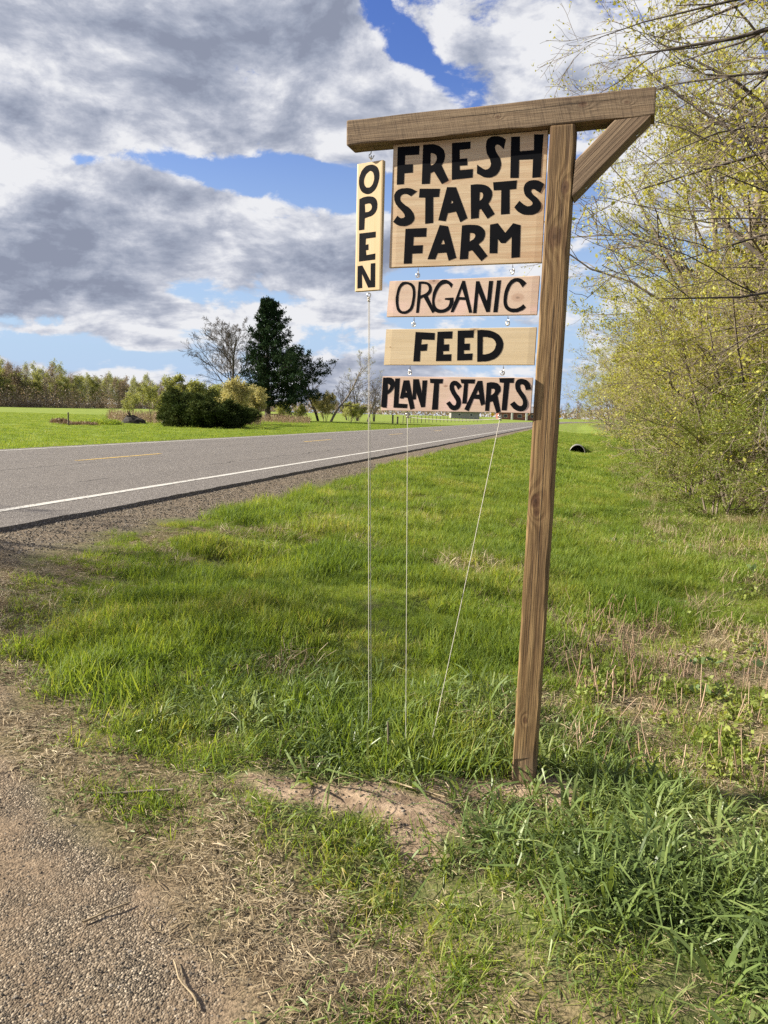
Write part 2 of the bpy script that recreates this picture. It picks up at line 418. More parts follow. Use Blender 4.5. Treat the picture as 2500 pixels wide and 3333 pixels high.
# asphalt
m, t = mat('asphalt'); M_asphalt = m
P = t.pos()
v1 = t.voro(P, 95, out='Color'); vd = t.voro(P, 95)
n0 = t.noise(P, 0.35, 4); nf = t.noise(P, 60, 3, 0.7)
uv = t.attr('uvr', 'Vector'); uu, vv, _z = t.xyz(uv)
agg = t.ramp(t.xyz(v1)[1], [(0.0, (0.060, 0.052, 0.046)), (0.55, (0.123, 0.109, 0.097)), (0.9, (0.187, 0.167, 0.148)), (1.0, (0.46, 0.42, 0.38))])
agg = t.mix(t.ss(n0, 0.3, 0.7, 0.0, 0.35), agg, (0.128, 0.112, 0.099))
wheel = t.ss(t.m('ABSOLUTE', t.m('SUBTRACT', t.m('ABSOLUTE', t.m('SUBTRACT', t.m('ABSOLUTE', t.m('ADD', uu, 8.75)), 1.75)), 0.85)), 0.0, 0.5, 0.12, 0.0)
agg = t.mix(wheel, agg, (0.07, 0.06, 0.055))
# cracks: one long seam beside the centre line and wandering short ones
w1 = t.m('MULTIPLY', t.m('SUBTRACT', t.noise(t.comb(vv, 0.0, 0.0), 1.3, 5, 0.6), 0.5), 0.25)
seam = t.ss(t.m('ABSOLUTE', t.m('ADD', t.m('ADD', uu, 8.55), w1)), 0.010, 0.032, 1.0, 0.0)
seam = t.m('MULTIPLY', seam, t.ss(t.noise(t.comb(vv, 4.0, 0.0), 0.6, 2), 0.38, 0.45))
w2 = t.m('MULTIPLY', t.m('SUBTRACT', t.noise(t.comb(vv, 9.0, 0.0), 0.5, 5, 0.6), 0.5), 0.9)
seam2 = t.ss(t.m('ABSOLUTE', t.m('ADD', t.m('ADD', uu, 6.5), w2)), 0.009, 0.032, 1.0, 0.0)
seam2 = t.m('MULTIPLY', seam2, t.ss(t.noise(t.comb(vv, 7.0, 0.0), 0.35, 2), 0.50, 0.56))
w3 = t.m('MULTIPLY', t.m('SUBTRACT', t.noise(t.comb(uu, 2.0, 0.0), 0.9, 5, 0.6), 0.5), 1.2)
cx_ = t.m('ABSOLUTE', t.m('SUBTRACT', t.m('FRACT', t.m('DIVIDE', t.m('ADD', vv, w3), 9.3)), 0.5))
seam3 = t.ss(cx_, 0.001, 0.0036, 1.0, 0.0)
seam3 = t.m('MULTIPLY', seam3, t.ss(t.noise(P, 0.3, 2), 0.45, 0.55))
crk = t.m('MAXIMUM', seam, t.m('MAXIMUM', seam2, seam3))
agg = t.mix(t.m('MULTIPLY', crk, 0.8), agg, (0.03, 0.027, 0.024))
finish(t, agg, 0.85, t.bump(t.m('SUBTRACT', t.m('ADD', t.m('SUBTRACT', 1.0, vd), t.m('MULTIPLY', nf, 0.4)), t.m('MULTIPLY', crk, 2.0)), 0.006, 1.0), 0.25)


def paint(name, col, wear):
    m, t = mat(name)
    P = t.pos()
    n = t.noise(P, 22, 5, 0.7); n2 = t.noise(P, 1.2, 2)
    f = t.ss(t.m('ADD', n, t.m('MULTIPLY', n2, 0.25)), wear, wear+0.08)
    c = t.mix(f, col, (0.16, 0.14, 0.12))
    finish(t, c, 0.7, t.bump(t.voro(P, 95), 0.004, 0.6), 0.3)
    return m


M_white = paint('white_road_paint', (0.46, 0.44, 0.40), 0.66)
M_yellow = paint('yellow_road_paint', (0.50, 0.33, 0.07), 0.64)


def wood(name, c0, c1, c2, knots=(), cracks=(), ring=46.0, weather=0.0, rough=0.7, saw=0.0, depth=0.0008, stain=None, scale=1.0):
    """timber grain in the piece's own coordinates: x along, y across, z through"""
    m, t = mat(name)
    wc = t.attr('wc', 'Vector'); x, y, z = t.xyz(wc)
    slow = t.noise(t.v('MULTIPLY', wc, (1.1*scale, 5.0, 5.0)), 1.0, 3, 0.5)
    yy = t.m('ADD', t.m('ADD', y, t.m('MULTIPLY', z, 0.8)), t.m('MULTIPLY', t.m('SUBTRACT', slow, 0.5), 0.16))
    kn = None; kd = None
    for (kx, ky, kr, ka) in knots:
        ddx = t.m('MULTIPLY', t.m('SUBTRACT', x, kx), 0.62); ddy = t.m('SUBTRACT', y, ky)
        d = t.m('SQRT', t.m('ADD', t.m('MULTIPLY', ddx, ddx), t.m('MULTIPLY', ddy, ddy)))
        g = t.m('EXPONENT', t.m('MULTIPLY', t.m('MULTIPLY', d, d), -1/(2*(kr*1.6)**2)))
        yy = t.m('ADD', yy, t.m('MULTIPLY', g, 0.05))
        k = t.m('MULTIPLY', t.ss(t.m('ADD', d, t.m('MULTIPLY', t.m('SUBTRACT', slow, 0.5), 0.01)), kr*0.7, kr*1.25, 1.0, 0.0), ka)
        kn = k if kn is None else t.m('MAXIMUM', kn, k)
        core = t.ss(d, kr*0.12, kr*0.45, 1.0, 0.0); core = t.m('MULTIPLY', core, ka)
        kd = core if kd is None else t.m('MAXIMUM', kd, core)
    ringv = t.m('SINE', t.m('MULTIPLY', yy, ring*6.2832))
    ringv = t.ss(ringv, -0.7, 1.0)
    fib = t.noise(t.v('MULTIPLY', wc, (7.0, 300.0, 300.0)), 1.0, 3, 0.6)
    fib2 = t.noise(t.v('MULTIPLY', wc, (2.2, 75.0, 75.0)), 1.0, 5, 0.65)
    f = t.m('ADD', t.m('MULTIPLY', ringv, 0.40), t.m('MULTIPLY', t.ss(fib2, 0.36, 0.64), 0.60))
    c = t.mix(f, c0, c1)
    c = t.mix(t.ss(fib, 0.42, 0.68, 0.0, 0.25+weather*.6), c, c2)
    cl = t.noise(t.v('MULTIPLY', wc, (2.2, 14.0, 14.0)), 1.0, 4, 0.6)
    if weather: c = t.mix(t.ss(cl, 0.45, 0.72, 0.0, weather), c, c2)
    if stain: c = t.mix(t.ss(t.noise(t.v('MULTIPLY', wc, (5, 12, 12)), 1.0, 3, 0.6), 0.45, 0.75, 0, 0.7), c, stain)
    hgt = t.m('ADD', t.m('MULTIPLY', f, 0.6), t.m('MULTIPLY', fib, 0.6))
    if saw:
        sx = t.noise(t.v('MULTIPLY', t.v('ADD', wc, t.comb(t.m('MULTIPLY', y, 0.25), 0.0, 0.0)), (260.0, 9.0, 9.0)), 1.0, 2, 0.6)
        sx2 = t.noise(t.v('MULTIPLY', wc, (70.0, 12.0, 12.0)), 1.0, 3, 0.7)
        c = t.mix(t.ss(t.m('ADD', t.m('MULTIPLY', sx, 0.6), t.m('MULTIPLY', sx2, 0.4)), 0.48, 0.68, 0, saw), c, c2)
        hgt = t.m('SUBTRACT', hgt, t.m('MULTIPLY', sx, saw))
    if kn is not None:
        c = t.mix(t.m('MULTIPLY', kn, 0.85), c, t.mix(0.4, c2, (0.14, 0.06, 0.03)))
        c = t.mix(t.m('MULTIPLY', kd, 0.7), c, (0.04, 0.02, 0.012))
    for (cx, cy, x0, x1, wd) in cracks:
        wob = t.m('MULTIPLY', t.m('SUBTRACT', t.noise(t.comb(x, cx, 0.0), 5.0, 4, 0.6), 0.5), 0.016)
        ln = t.ss(t.m('ABSOLUTE', t.m('ADD', t.m('SUBTRACT', y, cy), wob)), wd*0.4, wd, 1.0, 0.0)
        ln = t.m('MULTIPLY', ln, t.m('MULTIPLY', t.ss(x, x0, x0+0.06), t.ss(x, x1-0.06, x1, 1.0, 0.0)))
        c = t.mix(t.m('MULTIPLY', ln, 0.92), c, (0.022, 0.013, 0.008)); hgt = t.m('SUBTRACT', hgt, t.m('MULTIPLY', ln, 3.0))
    if name == 'post_timber': c = t.mix(t.ss(t.m('ADD', x, t.m('MULTIPLY', fib2, .12)), 0.10, 0.26, 0.55, 0.0), c, (0.27, 0.20, 0.14))
    finish(t, c, rough, t.bump(hgt, depth, 1.0), 0.25)
    return m


POSTLEN = 2.29
M_post = wood('post_timber', (0.30, 0.195, 0.088), (0.135, 0.075, 0.032), (0.04, 0.022, 0.011),
              knots=[(1.99, -0.004, 0.022, 0.8), (1.09, -0.016, 0.017, 1.0), (1.05, -0.010, 0.011, .8), (2.15, 0.02, 0.013, .9), (0.28, -0.005, 0.007, .8)],
              cracks=[(1.7, 0.006, 0.8, 1.8, 0.0016), (3.1, -0.011, 0.50, 0.90, 0.0013), (5.2, 0.005, 0.15, 0.40, 0.001), (7.7, 0.022, 1.3, 1.9, .0008), (9.1, 0.012, 1.95, 2.2, 0.0008)],
              ring=34, weather=0.65, depth=0.0016, rough=0.75)
M_beam = wood('beam_timber', (0.270, 0.196, 0.122), (0.178, 0.122, 0.074), (0.075, 0.052, 0.036), knots=[(0.83, 0.012, 0.010, .8), (0.97, 0.004, 0.006, .7), (0.55, 0.0, 0.005, .6)],
              cracks=[(1.3, 0.014, 0.35, 0.85, 0.0009), (2.9, 0.018, 0.72, 0.98, 0.0007)], ring=40, weather=0.35, saw=0.55, depth=0.0012, rough=0.85)
M_brace = wood('brace_timber', (0.261, 0.187, 0.117), (0.174, 0.117, 0.074), (0.09, 0.06, 0.04), cracks=[(2.2, -0.012, 0.02, 0.40, 0.0009), (6.1, 0.012, 0.0, 0.30, 0.0007)],
               ring=38, weather=0.4, saw=0.2, depth=0.001, rough=0.85)
M_farm = wood('pine_board_streaked', (0.574, 0.452, 0.296), (0.479, 0.357, 0.217), (0.42, 0.25, 0.14), knots=[(0.20, 0.076, 0.011, .8), (0.305, 0.045, 0.006, .7), (0.345, 0.035, 0.004, .7)], ring=30, weather=0.5, depth=0.0002, rough=0.45)
M_org = wood('pine_board_pinkish', (0.592, 0.452, 0.339), (0.539, 0.400, 0.296), (0.52, 0.33, 0.23), knots=[(0.472, -0.006, 0.014, .6), (0.168, 0.06, 0.012, .8), (0.19, -0.01, 0.006, .4)], ring=26, depth=0.0002, rough=0.45, stain=(0.70, 0.48, 0.42))
M_feed = wood('pine_board_yellow', (0.574, 0.461, 0.296), (0.522, 0.409, 0.252), (0.50, 0.36, 0.19), knots=[(0.018, 0.0, 0.003, .9), (0.33, 0.06, 0.010, .7), (0.36, 0.02, 0.003, .8)], ring=22, depth=0.0002, rough=0.45)
M_plant = wood('pine_board_rosy', (0.574, 0.435, 0.331), (0.513, 0.374, 0.278), (0.48, 0.30, 0.21), knots=[(0.24, 0.03, 0.004, .8), (0.40, -0.02, 0.006, .5)], ring=24, depth=0.0002, rough=0.45, stain=(0.68, 0.47, 0.42))
M_open = wood('pine_board_cream', (0.557, 0.426, 0.252), (0.522, 0.392, 0.217), (0.58, 0.40, 0.20), ring=18, depth=0.0002, rough=0.4)

m, t = mat('black_sign_paint'); M_black = m
n = t.noise(t.pos(), 30, 4, 0.6); n2 = t.noise(t.pos(), 260, 3, 0.6)
sp = t.ss(t.noise(t.pos(), 95, 4, 0.75), 0.72, 0.78, 0, 0.25)
finish(t, t.mix(sp, t.mix(n, (0.0025, 0.003, 0.004), (0.007, 0.007, 0.009)), (0.12, 0.11, 0.10)), t.ss(n, 0.3, 0.7, 0.55, 0.75), t.bump(n2, 0.0004, 0.7), 0.05)
m, t = mat('zinc_steel'); M_zinc = m
finish(t, t.mix(t.noise(t.pos(), 200, 2), (0.55, 0.55, 0.52), (0.75, 0.75, 0.72)), 0.35, None, 0.5, 0.85)
m, t = mat('white_cord'); M_cord = m
finish(t, t.mix(t.noise(t.pos(), 300, 2), (0.52, 0.48, 0.40), (0.66, 0.62, 0.53)), 0.8)
def plain(name, a, b, scale=8, rough=0.8, metal=0.0):
    m, t = mat(name); n = t.noise(t.pos(), scale, 4, 0.6)
    finish(t, t.mix(t.ss(n, 0.3, 0.7), a, b), rough, t.bump(n, 0.01, 0.4), 0.3, metal); return m


# ------------------------------------------------------------------ ground sheet, road, markings
def axis(breaks):
    out = [breaks[0][0]]
    for (a, b, st) in breaks:
        n = max(1, int(round(abs(b-a)/st))); out += list(np.linspace(a, b, n+1)[1:])
    return np.array(out)


def geo(a, b, n): return a*(b/a)**(np.arange(1, n+1)/n)
us = np.concatenate([-(geo(13.4, 1600, 42))[::-1], axis([(-13.4, -12.6, .2), (-12.6, -4.8, 2.6), (-4.8, -4.2, .06), (-4.2, -2.5, .05), (-2.5, 1.6, .03), (1.6, 3.2, .06), (3.2, 6, .2)]), geo(6, 1600, 40)[0:]])
vs = np.concatenate([axis([(-60, -4, 8), (-4, 0.4, .5), (0.4, 1.0, .06), (1.0, 4.5, .03), (4.5, 8, .06), (8, 14, .12), (14, 34.8, .4), (34.8, 37.2, .12), (37.2, 48, .5)]), geo(48, 2600, 60)])
us = np.unique(us.round(4)); vs = np.unique(vs.round(4))
UU, VV = np.meshgrid(us, vs)
X, Y = to_xy(UU, VV)
Z = ground_z(X, Y)
nu, nv = len(us), len(vs)
idx = np.arange(nu*nv).reshape(nv, nu)
q = np.stack([idx[:-1, :-1], idx[:-1, 1:], idx[1:, 1:], idx[1:, :-1]], -1).reshape(-1, 4)
me = mesh_np('ground', np.stack([X, Y, Z], -1).reshape(-1, 3), q, smooth=True)
u, v, gravel, dirt, straw, clear, nz, n2 = zones(X, Y)
lawn = np.maximum(sstep(-u, 13.6, 14.6), sstep(v, 12, 40)*sstep(u, -3.6, -3.2)*(1-sstep(u, 2.0, 4.0)))*0.95
far_r = sstep(u, 6, 20)*sstep(v, 30, 80); lawn = np.maximum(lawn, far_r*0.6)
for nm, arr in (('gravel', gravel), ('dirt', dirt), ('straw', np.maximum(straw, clear*0.75)), ('lawn', lawn), ('shoulder', sstep(-u, 3.0, 3.6))):
    vattr(me, nm, np.clip(arr, 0, 1).astype(np.float32).ravel())
ground = mk('ground', me, mat=M_ground); tag(ground, kind='structure')


def strip(name, u0, u1, vlist, z, m, thick=0.0, wob=0.0, seed=0, parent=None, kind=None, zlow=None):
    v = np.asarray(vlist, float)
    a = np.full_like(v, u0); b = np.full_like(v, u1)
    if wob:
        b = b+wob*(fbm(v*2.3, v*0+seed, seed, 4)-0.5)*2*(v < 60); a = a+wob*(fbm(v*2.3, v*0+seed+9, seed+3, 4)-0.5)*2*(v < 60)
    rows = []
    if thick: rows.append((a-0.03, np.full_like(v, z-thick)))
    for k in range(9 if thick else 2):
        f = k/(8 if thick else 1); rows.append((a+(b-a)*f, np.full_like(v, z)))
    if thick: rows.append((b+0.015, np.full_like(v, z-thick)))
    VV_ = []; UV = []
    for uu_, zz in rows:
        x, y = to_xy(uu_, v); VV_.append(np.stack([x, y, zz], -1)); UV.append(np.stack([uu_, v, zz], -1))
    k, n = len(rows), len(v)
    i = np.arange(k*n).reshape(k, n)
    q = np.stack([i[:-1, :-1], i[1:, :-1], i[1:, 1:], i[:-1, 1:]], -1).reshape(-1, 4)
    me = mesh_np(name, np.concatenate(VV_), q)
    vattr(me, 'uvr', np.concatenate(UV).astype(np.float32), 'FLOAT_VECTOR')
    o = mk(name, me, parent, m)
    if parent is None: tag(o, kind='structure')
    return o


vr = np.concatenate([np.arange(-40, 2, 2.0), np.arange(2, 30, 0.05), np.arange(30, 60, .5), np.arange(60, 560, 5.0)])
road = strip('road', -12.75, -4.55, vr, 0.0, M_asphalt, thick=0.075, wob=0.05, seed=3)
vl = np.concatenate([np.arange(-40, 2, 2.0), np.arange(2, 30, 0.1), np.arange(30, 560, 5.0)])
strip('edge_line', -5.34, -5.22, vl, 0.004, M_white, wob=0.008, seed=11, parent=road)
strip('edge_line', -12.38, -12.26, vl, 0.004, M_white, wob=0.008, seed=12, parent=road)
for k in range(-3, 34):
    v0 = 12.7+12.6*k
    strip("centre_dash", -9.12, -9.01, np.linspace(v0, v0+3.05, 12), 0.004, M_yellow, wob=0.006, seed=13+k, parent=road)



# ------------------------------------------------------------------ tubes and leaf shapes
class Wood:
    """collects polylines and turns them into one mesh of tapered tubes"""
    def __init__(s): s.g = {}
    def add(s, pts, rad, sides=4):          # pts (B,k,3), rad (B,k)
        pts = np.asarray(pts, float); rad = np.asarray(rad, float)
        if pts.ndim == 2: pts = pts[None]; rad = rad[None]
        s.g.setdefault((pts.shape[1], sides), []).append((pts, rad))
        return s
    def build(s, name, smooth=True):
        VV, FF, off = [], [], 0
        for (k, n), L in s.g.items():
            p = np.concatenate([a for a, _ in L]); r = np.concatenate([b for _, b in L])
            t = np.gradient(p, axis=1); t /= np.linalg.norm(t, axis=-1, keepdims=True)+1e-9
            t0 = t.mean(1); ref = np.where(np.abs(t0[:, 2:3]) < 0.8, np.array([[0, 0, 1.0]]), np.array([[1.0, 0, 0]]))[:, None, :]
            a = np.cross(t, np.broadcast_to(ref, t.shape)); a /= np.linalg.norm(a, axis=-1, keepdims=True)+1e-9
            b = np.cross(t, a)
            an = np.arange(n)*2*np.pi/n
            ring = p[:, :, None]+r[:, :, None, None]*(a[:, :, None]*np.cos(an)[:, None]+b[:, :, None]*np.sin(an)[:, None])
            B = len(p); VV.append(ring.reshape(-1, 3))
            i = np.arange(B*k*n).reshape(B, k, n)+off; j = np.roll(i, -1, 2)
            FF.append(np.stack([i[:, :-1], j[:, :-1], j[:, 1:], i[:, 1:]], -1).reshape(-1, 4)); off += B*k*n
        return mesh_np(name, np.concatenate(VV), np.concatenate(FF), smooth=smooth)


def walk(rng, p0, d0, L, k, bend=0.15, trop=(0, 0, 0)):
    """B random walks: start points, directions, lengths -> (B,k,3)"""
    p0 = np.asarray(p0, float); d = np.asarray(d0, float); d = d/(np.linalg.norm(d, axis=1, keepdims=True)+1e-9)
    L = np.asarray(L, float); P = [p0]; p = p0
    trop = np.asarray(trop, float)
    for i in range(k-1):
        p = p+d*(L/(k-1))[:, None]; P.append(p)
        d = d+rng.normal(0, bend, d.shape)+trop; d /= np.linalg.norm(d, axis=1, keepdims=True)
    return np.stack(P, 1)


def spawn(rng, P, Rr, m, t0=0.25, t1=1.0, ang=(25, 55), lr=(0.45, 0.7), k=4, bend=0.15, trop=(0, 0, 0), rr=0.55, tip=0.25, plane=None):
    """m children on each parent polyline"""
    B, K, _ = P.shape
    t = t0+(t1-t0)*(np.arange(m)[None]+rng.random((B, m)))/m; t = np.clip(t, 0, 0.999)
    f = t*(K-1); i = f.astype(int); w_ = (f-i)[..., None]
    bi = np.arange(B)[:, None]
    i2 = np.minimum(i+1, K-1)
    p0 = P[bi, i]*(1-w_)+P[bi, i2]*w_
    tan = P[bi, i2]-P[bi, i]; tan /= np.linalg.norm(tan, axis=-1, keepdims=True)+1e-9
    r0 = (Rr[bi, i]*(1-w_[..., 0])+Rr[bi, i2]*w_[..., 0])
    plen = np.linalg.norm(np.diff(P, axis=1), axis=2).sum(1)[:, None]
    rv = rng.normal(size=tan.shape)
    if plane is not None: rv *= np.asarray(plane)
    perp = rv-(rv*tan).sum(-1, keepdims=True)*tan; perp /= np.linalg.norm(perp, axis=-1, keepdims=True)+1e-9
    a = np.radians(rng.uniform(*ang, size=(B, m)))[..., None]
    d = tan*np.cos(a)+perp*np.sin(a)
    L = plen*rng.uniform(*lr, size=(B, m))*(1.15-0.6*t)
    C = walk(rng, p0.reshape(-1, 3), d.reshape(-1, 3), L.reshape(-1), k, bend, trop)
    r = (r0*rr).reshape(-1)[:, None]*np.linspace(1, tip, k)[None]
    return C, r


def sample(rng, P, n, t0=0.3):
    """n random points on each polyline"""
    B, K, _ = P.shape
    t = t0+(1-t0)*rng.random((B, n)); f = np.clip(t, 0, .999)*(K-1); i = f.astype(int); w_ = (f-i)[..., None]
    bi = np.arange(B)[:, None]
    return (P[bi, i]*(1-w_)+P[bi, np.minimum(i+1, K-1)]*w_).reshape(-1, 3)


def leaves(rng, pts, per, spread, size, name, aspect=0.5, up=0.0, tint_bias=0.0, dirs=None, smooth=False):
    """small four-cornered leaves around the given points"""
    c = np.repeat(pts, per, 0)+rng.normal(0, spread, (len(pts)*per, 3))
    n = len(c)
    a = rng.normal(size=(n, 3)); a[:, 2] += up
    if dirs is not None: a = a*0.6+np.repeat(dirs, per, 0)
    a /= np.linalg.norm(a, axis=1, keepdims=True)
    b = rng.normal(size=(n, 3)); b -= (b*a).sum(1, keepdims=True)*a; b /= np.linalg.norm(b, axis=1, keepdims=True)
    s = (size*rng.uniform(0.6, 1.25, n))[:, None]
    V_ = np.stack([c, c+a*s*.5+b*s*aspect*.5, c+a*s, c+a*s*.5-b*s*aspect*.5], 1).reshape(-1, 3)
    me = mesh_np(name, V_, np.arange(n*4).reshape(-1, 4), smooth=smooth)
    clump = np.repeat(rng.random(len(pts)), per)
    vattr(me, 'tint', np.repeat(np.clip(0.5*clump+0.5*rng.random(n)+tint_bias, 0, 1), 4).astype(np.float32))
    return me


def tint_const(me, rng, v=None):
    vattr(me, 'tint', rng.random(len(me.vertices)).astype(np.float32) if v is None else v.astype(np.float32))
    return me


# ------------------------------------------------------------------ the sign
SA = R_(18)
E_ = np.array([math.cos(SA), -math.sin(SA), 0]); M_ = np.array([math.sin(SA), math.cos(SA), 0])
SP = np.array([0.541, 2.711, 0.0])


def F(s, off, z): return SP+E_*s+M_*off+np.array([0, 0, z])


def timber(name, A, B, up, wdt, dep, m, parent, n=60, ch=0.004, seed=0, jit=0.0008, flip=1):
    """sawn square timber from A to B, worn arrises, wandering faces; 'up' is the across direction"""
    A = np.array(A, float); B = np.array(B, float); L = np.linalg.norm(B-A); ax = (B-A)/L
    up = np.array(up, float); up -= (up@ax)*ax; up /= np.linalg.norm(up); zz = np.cross(ax, up)*flip
    rng = np.random.default_rng(seed)
    xs = np.concatenate([[0, 0.002], np.linspace(0.006, L-0.006, n), [L-0.002, L]])
    prof = []
    for sy, sz in ((1, 1), (-1, 1), (-1, -1), (1, -1)):
        order = ((1, 0), (.71, .71), (0, 1)) if sy*sz > 0 else ((0, 1), (.71, .71), (1, 0))
        for a, b in order: prof.append((sy, sz, a, b))
    V_, WC = [], []
    for i, x in enumerate(xs):
        sh = {0: 0.0022, 1: 0.0006, len(xs)-2: 0.0006, len(xs)-1: 0.0022}.get(i, 0)
        for j, (sy, sz, a, b) in enumerate(prof):
            c = ch*(0.5+1.3*vnoise(x*14, j//3*7.3, seed+2))
            y = sy*(wdt/2-sh-c*(1-a)); z = sz*(dep/2-sh-c*(1-b))
            y += jit*2*(vnoise(x*9+j, 1.0*j, seed+5)-0.5); z += jit*2*(vnoise(x*9+j, 3.0*j, seed+6)-0.5)
            V_.append(A+ax*x+up*y+zz*z); WC.append((x, y, z))
    k = len(prof); N = len(xs)
    i = np.arange(N*k).reshape(N, k); j = np.roll(i, -1, 1)
    q = np.stack([i[:-1], i[1:], j[1:], j[:-1]], -1).reshape(-1, 4)
    c0 = len(V_); V_.append(A); WC.append((0, 0, 0)); c1 = len(V_); V_.append(B); WC.append((L, 0, 0))
    tr = [(c0, i[0, a], i[0, (a+1) % k]) for a in range(k)]+[(c1, i[-1, (a+1) % k], i[-1, a]) for a in range(k)]
    me = mesh_np(name, np.array(V_), q, np.array(tr)); vattr(me, 'wc', np.array(WC, dtype=np.float32), 'FLOAT_VECTOR')
    return mk(name, me, parent, m)


def slab(name, corners, f0, thick, m, parent=None, frame=F, ch=0.0012, nx=24):
    """a board given by its four front corners (s, z): TL TR BR BL"""
    tl, tr, br, bl = [np.array(c) for c in corners]
    V_, WC = [], []
    zc = (tl[1]+bl[1])/2
    for x in np.linspace(0, 1, nx):
        t_ = tl+(tr-tl)*x; b_ = bl+(br-bl)*x
        w1 = 0.0005*(vnoise(x*7, 1, 3)-.5); ex = ch if 0 < x < 1 else 0
        e0 = {0.0: ch, 1.0: -ch}.get(float(x), 0)
        for (pt, dy, do) in ((t_, -ch, 0), (t_, 0, ch), (t_, 0, thick-ch), (t_, -ch, thick), (b_, ch, thick), (b_, 0, thick-ch), (b_, 0, ch), (b_, ch, 0)):
            do2 = do+(ch if (ex == 0 and do == 0) else 0)-(ch if (ex == 0 and do == thick) else 0)
            V_.append(frame(pt[0]+w1*0, f0+do2, pt[1]+dy+w1)); WC.append((pt[0]-tl[0], pt[1]+dy-zc, do))
    k = 8; N = nx; i = np.arange(N*k).reshape(N, k); j = np.roll(i, -1, 1)
    q = np.stack([i[:-1], j[:-1], j[1:], i[1:]], -1).reshape(-1, 4)
    caps = [(0, 3, 4, 7), (0, 1, 2, 3), (4, 5, 6, 7)]
    cq = [[i[0, a] for a in c[::-1]] for c in caps]+[[i[-1, a] for a in c] for c in caps]
    me = mesh_np(name, np.array(V_), np.concatenate([q, np.array(cq)])); vattr(me, 'wc', np.array(WC, dtype=np.float32), 'FLOAT_VECTOR')
    return mk(name, me, parent, m)


def smooth_loop(txt):
    pts = []
    for tk in txt.split():
        s_ = tk.endswith('s'); a, b = tk.rstrip('s').split(','); pts.append((float(a)*1e-4, float(b)*1e-4, s_))
    n = len(pts); out = []
    for i in range(n):
        p1, p2 = np.array(pts[i][:2]), np.array(pts[(i+1) % n][:2])
        s1, s2 = pts[i][2], pts[(i+1) % n][2]
        out.append(p1)
        if s1 or s2:
            p0 = np.array(pts[i-1][:2]) if s1 else p1-(p2-p1); p3 = np.array(pts[(i+2) % n][:2]) if s2 else p2+(p2-p1)
            for t_ in (0.25, 0.5, 0.75):
                out.append(0.5*((2*p1)+(-p0+p2)*t_+(2*p0-5*p1+4*p2-p3)*t_**2+(-p0+3*p1-3*p2+p3)*t_**3))
    return out


def letters(data, f0, parent, frame=F):
    for L in data.split('|'):
        loops = [smooth_loop(x) for x in L.split('/')]
        rg = np.random.default_rng(len(L))
        loops = [[p+rg.normal(0, 0.00025, 2) for p in lp] for lp in loops]
        flat = [p for lp in loops for p in lp]
        tri = tessellate_polygon([[Vector((p[0], p[1], 0)) for p in lp] for lp in loops])
        nF = len(flat)
        V_ = [frame(p[0], f0-0.0007, p[1]) for p in flat]+[frame(p[0], f0+0.0003, p[1]) for p in flat]
        T = np.array(tri); q = []; o = 0
        for lp in loops:
            n = len(lp); q += [(o+i, o+(i+1) % n, nF+o+(i+1) % n, nF+o+i) for i in range(n)]; o += n
        # tessellation can come either way round: make it face the viewer
        me = mesh_np('letter', np.array(V_), T, np.array(q))
        mk('letter', me, parent, M_black)


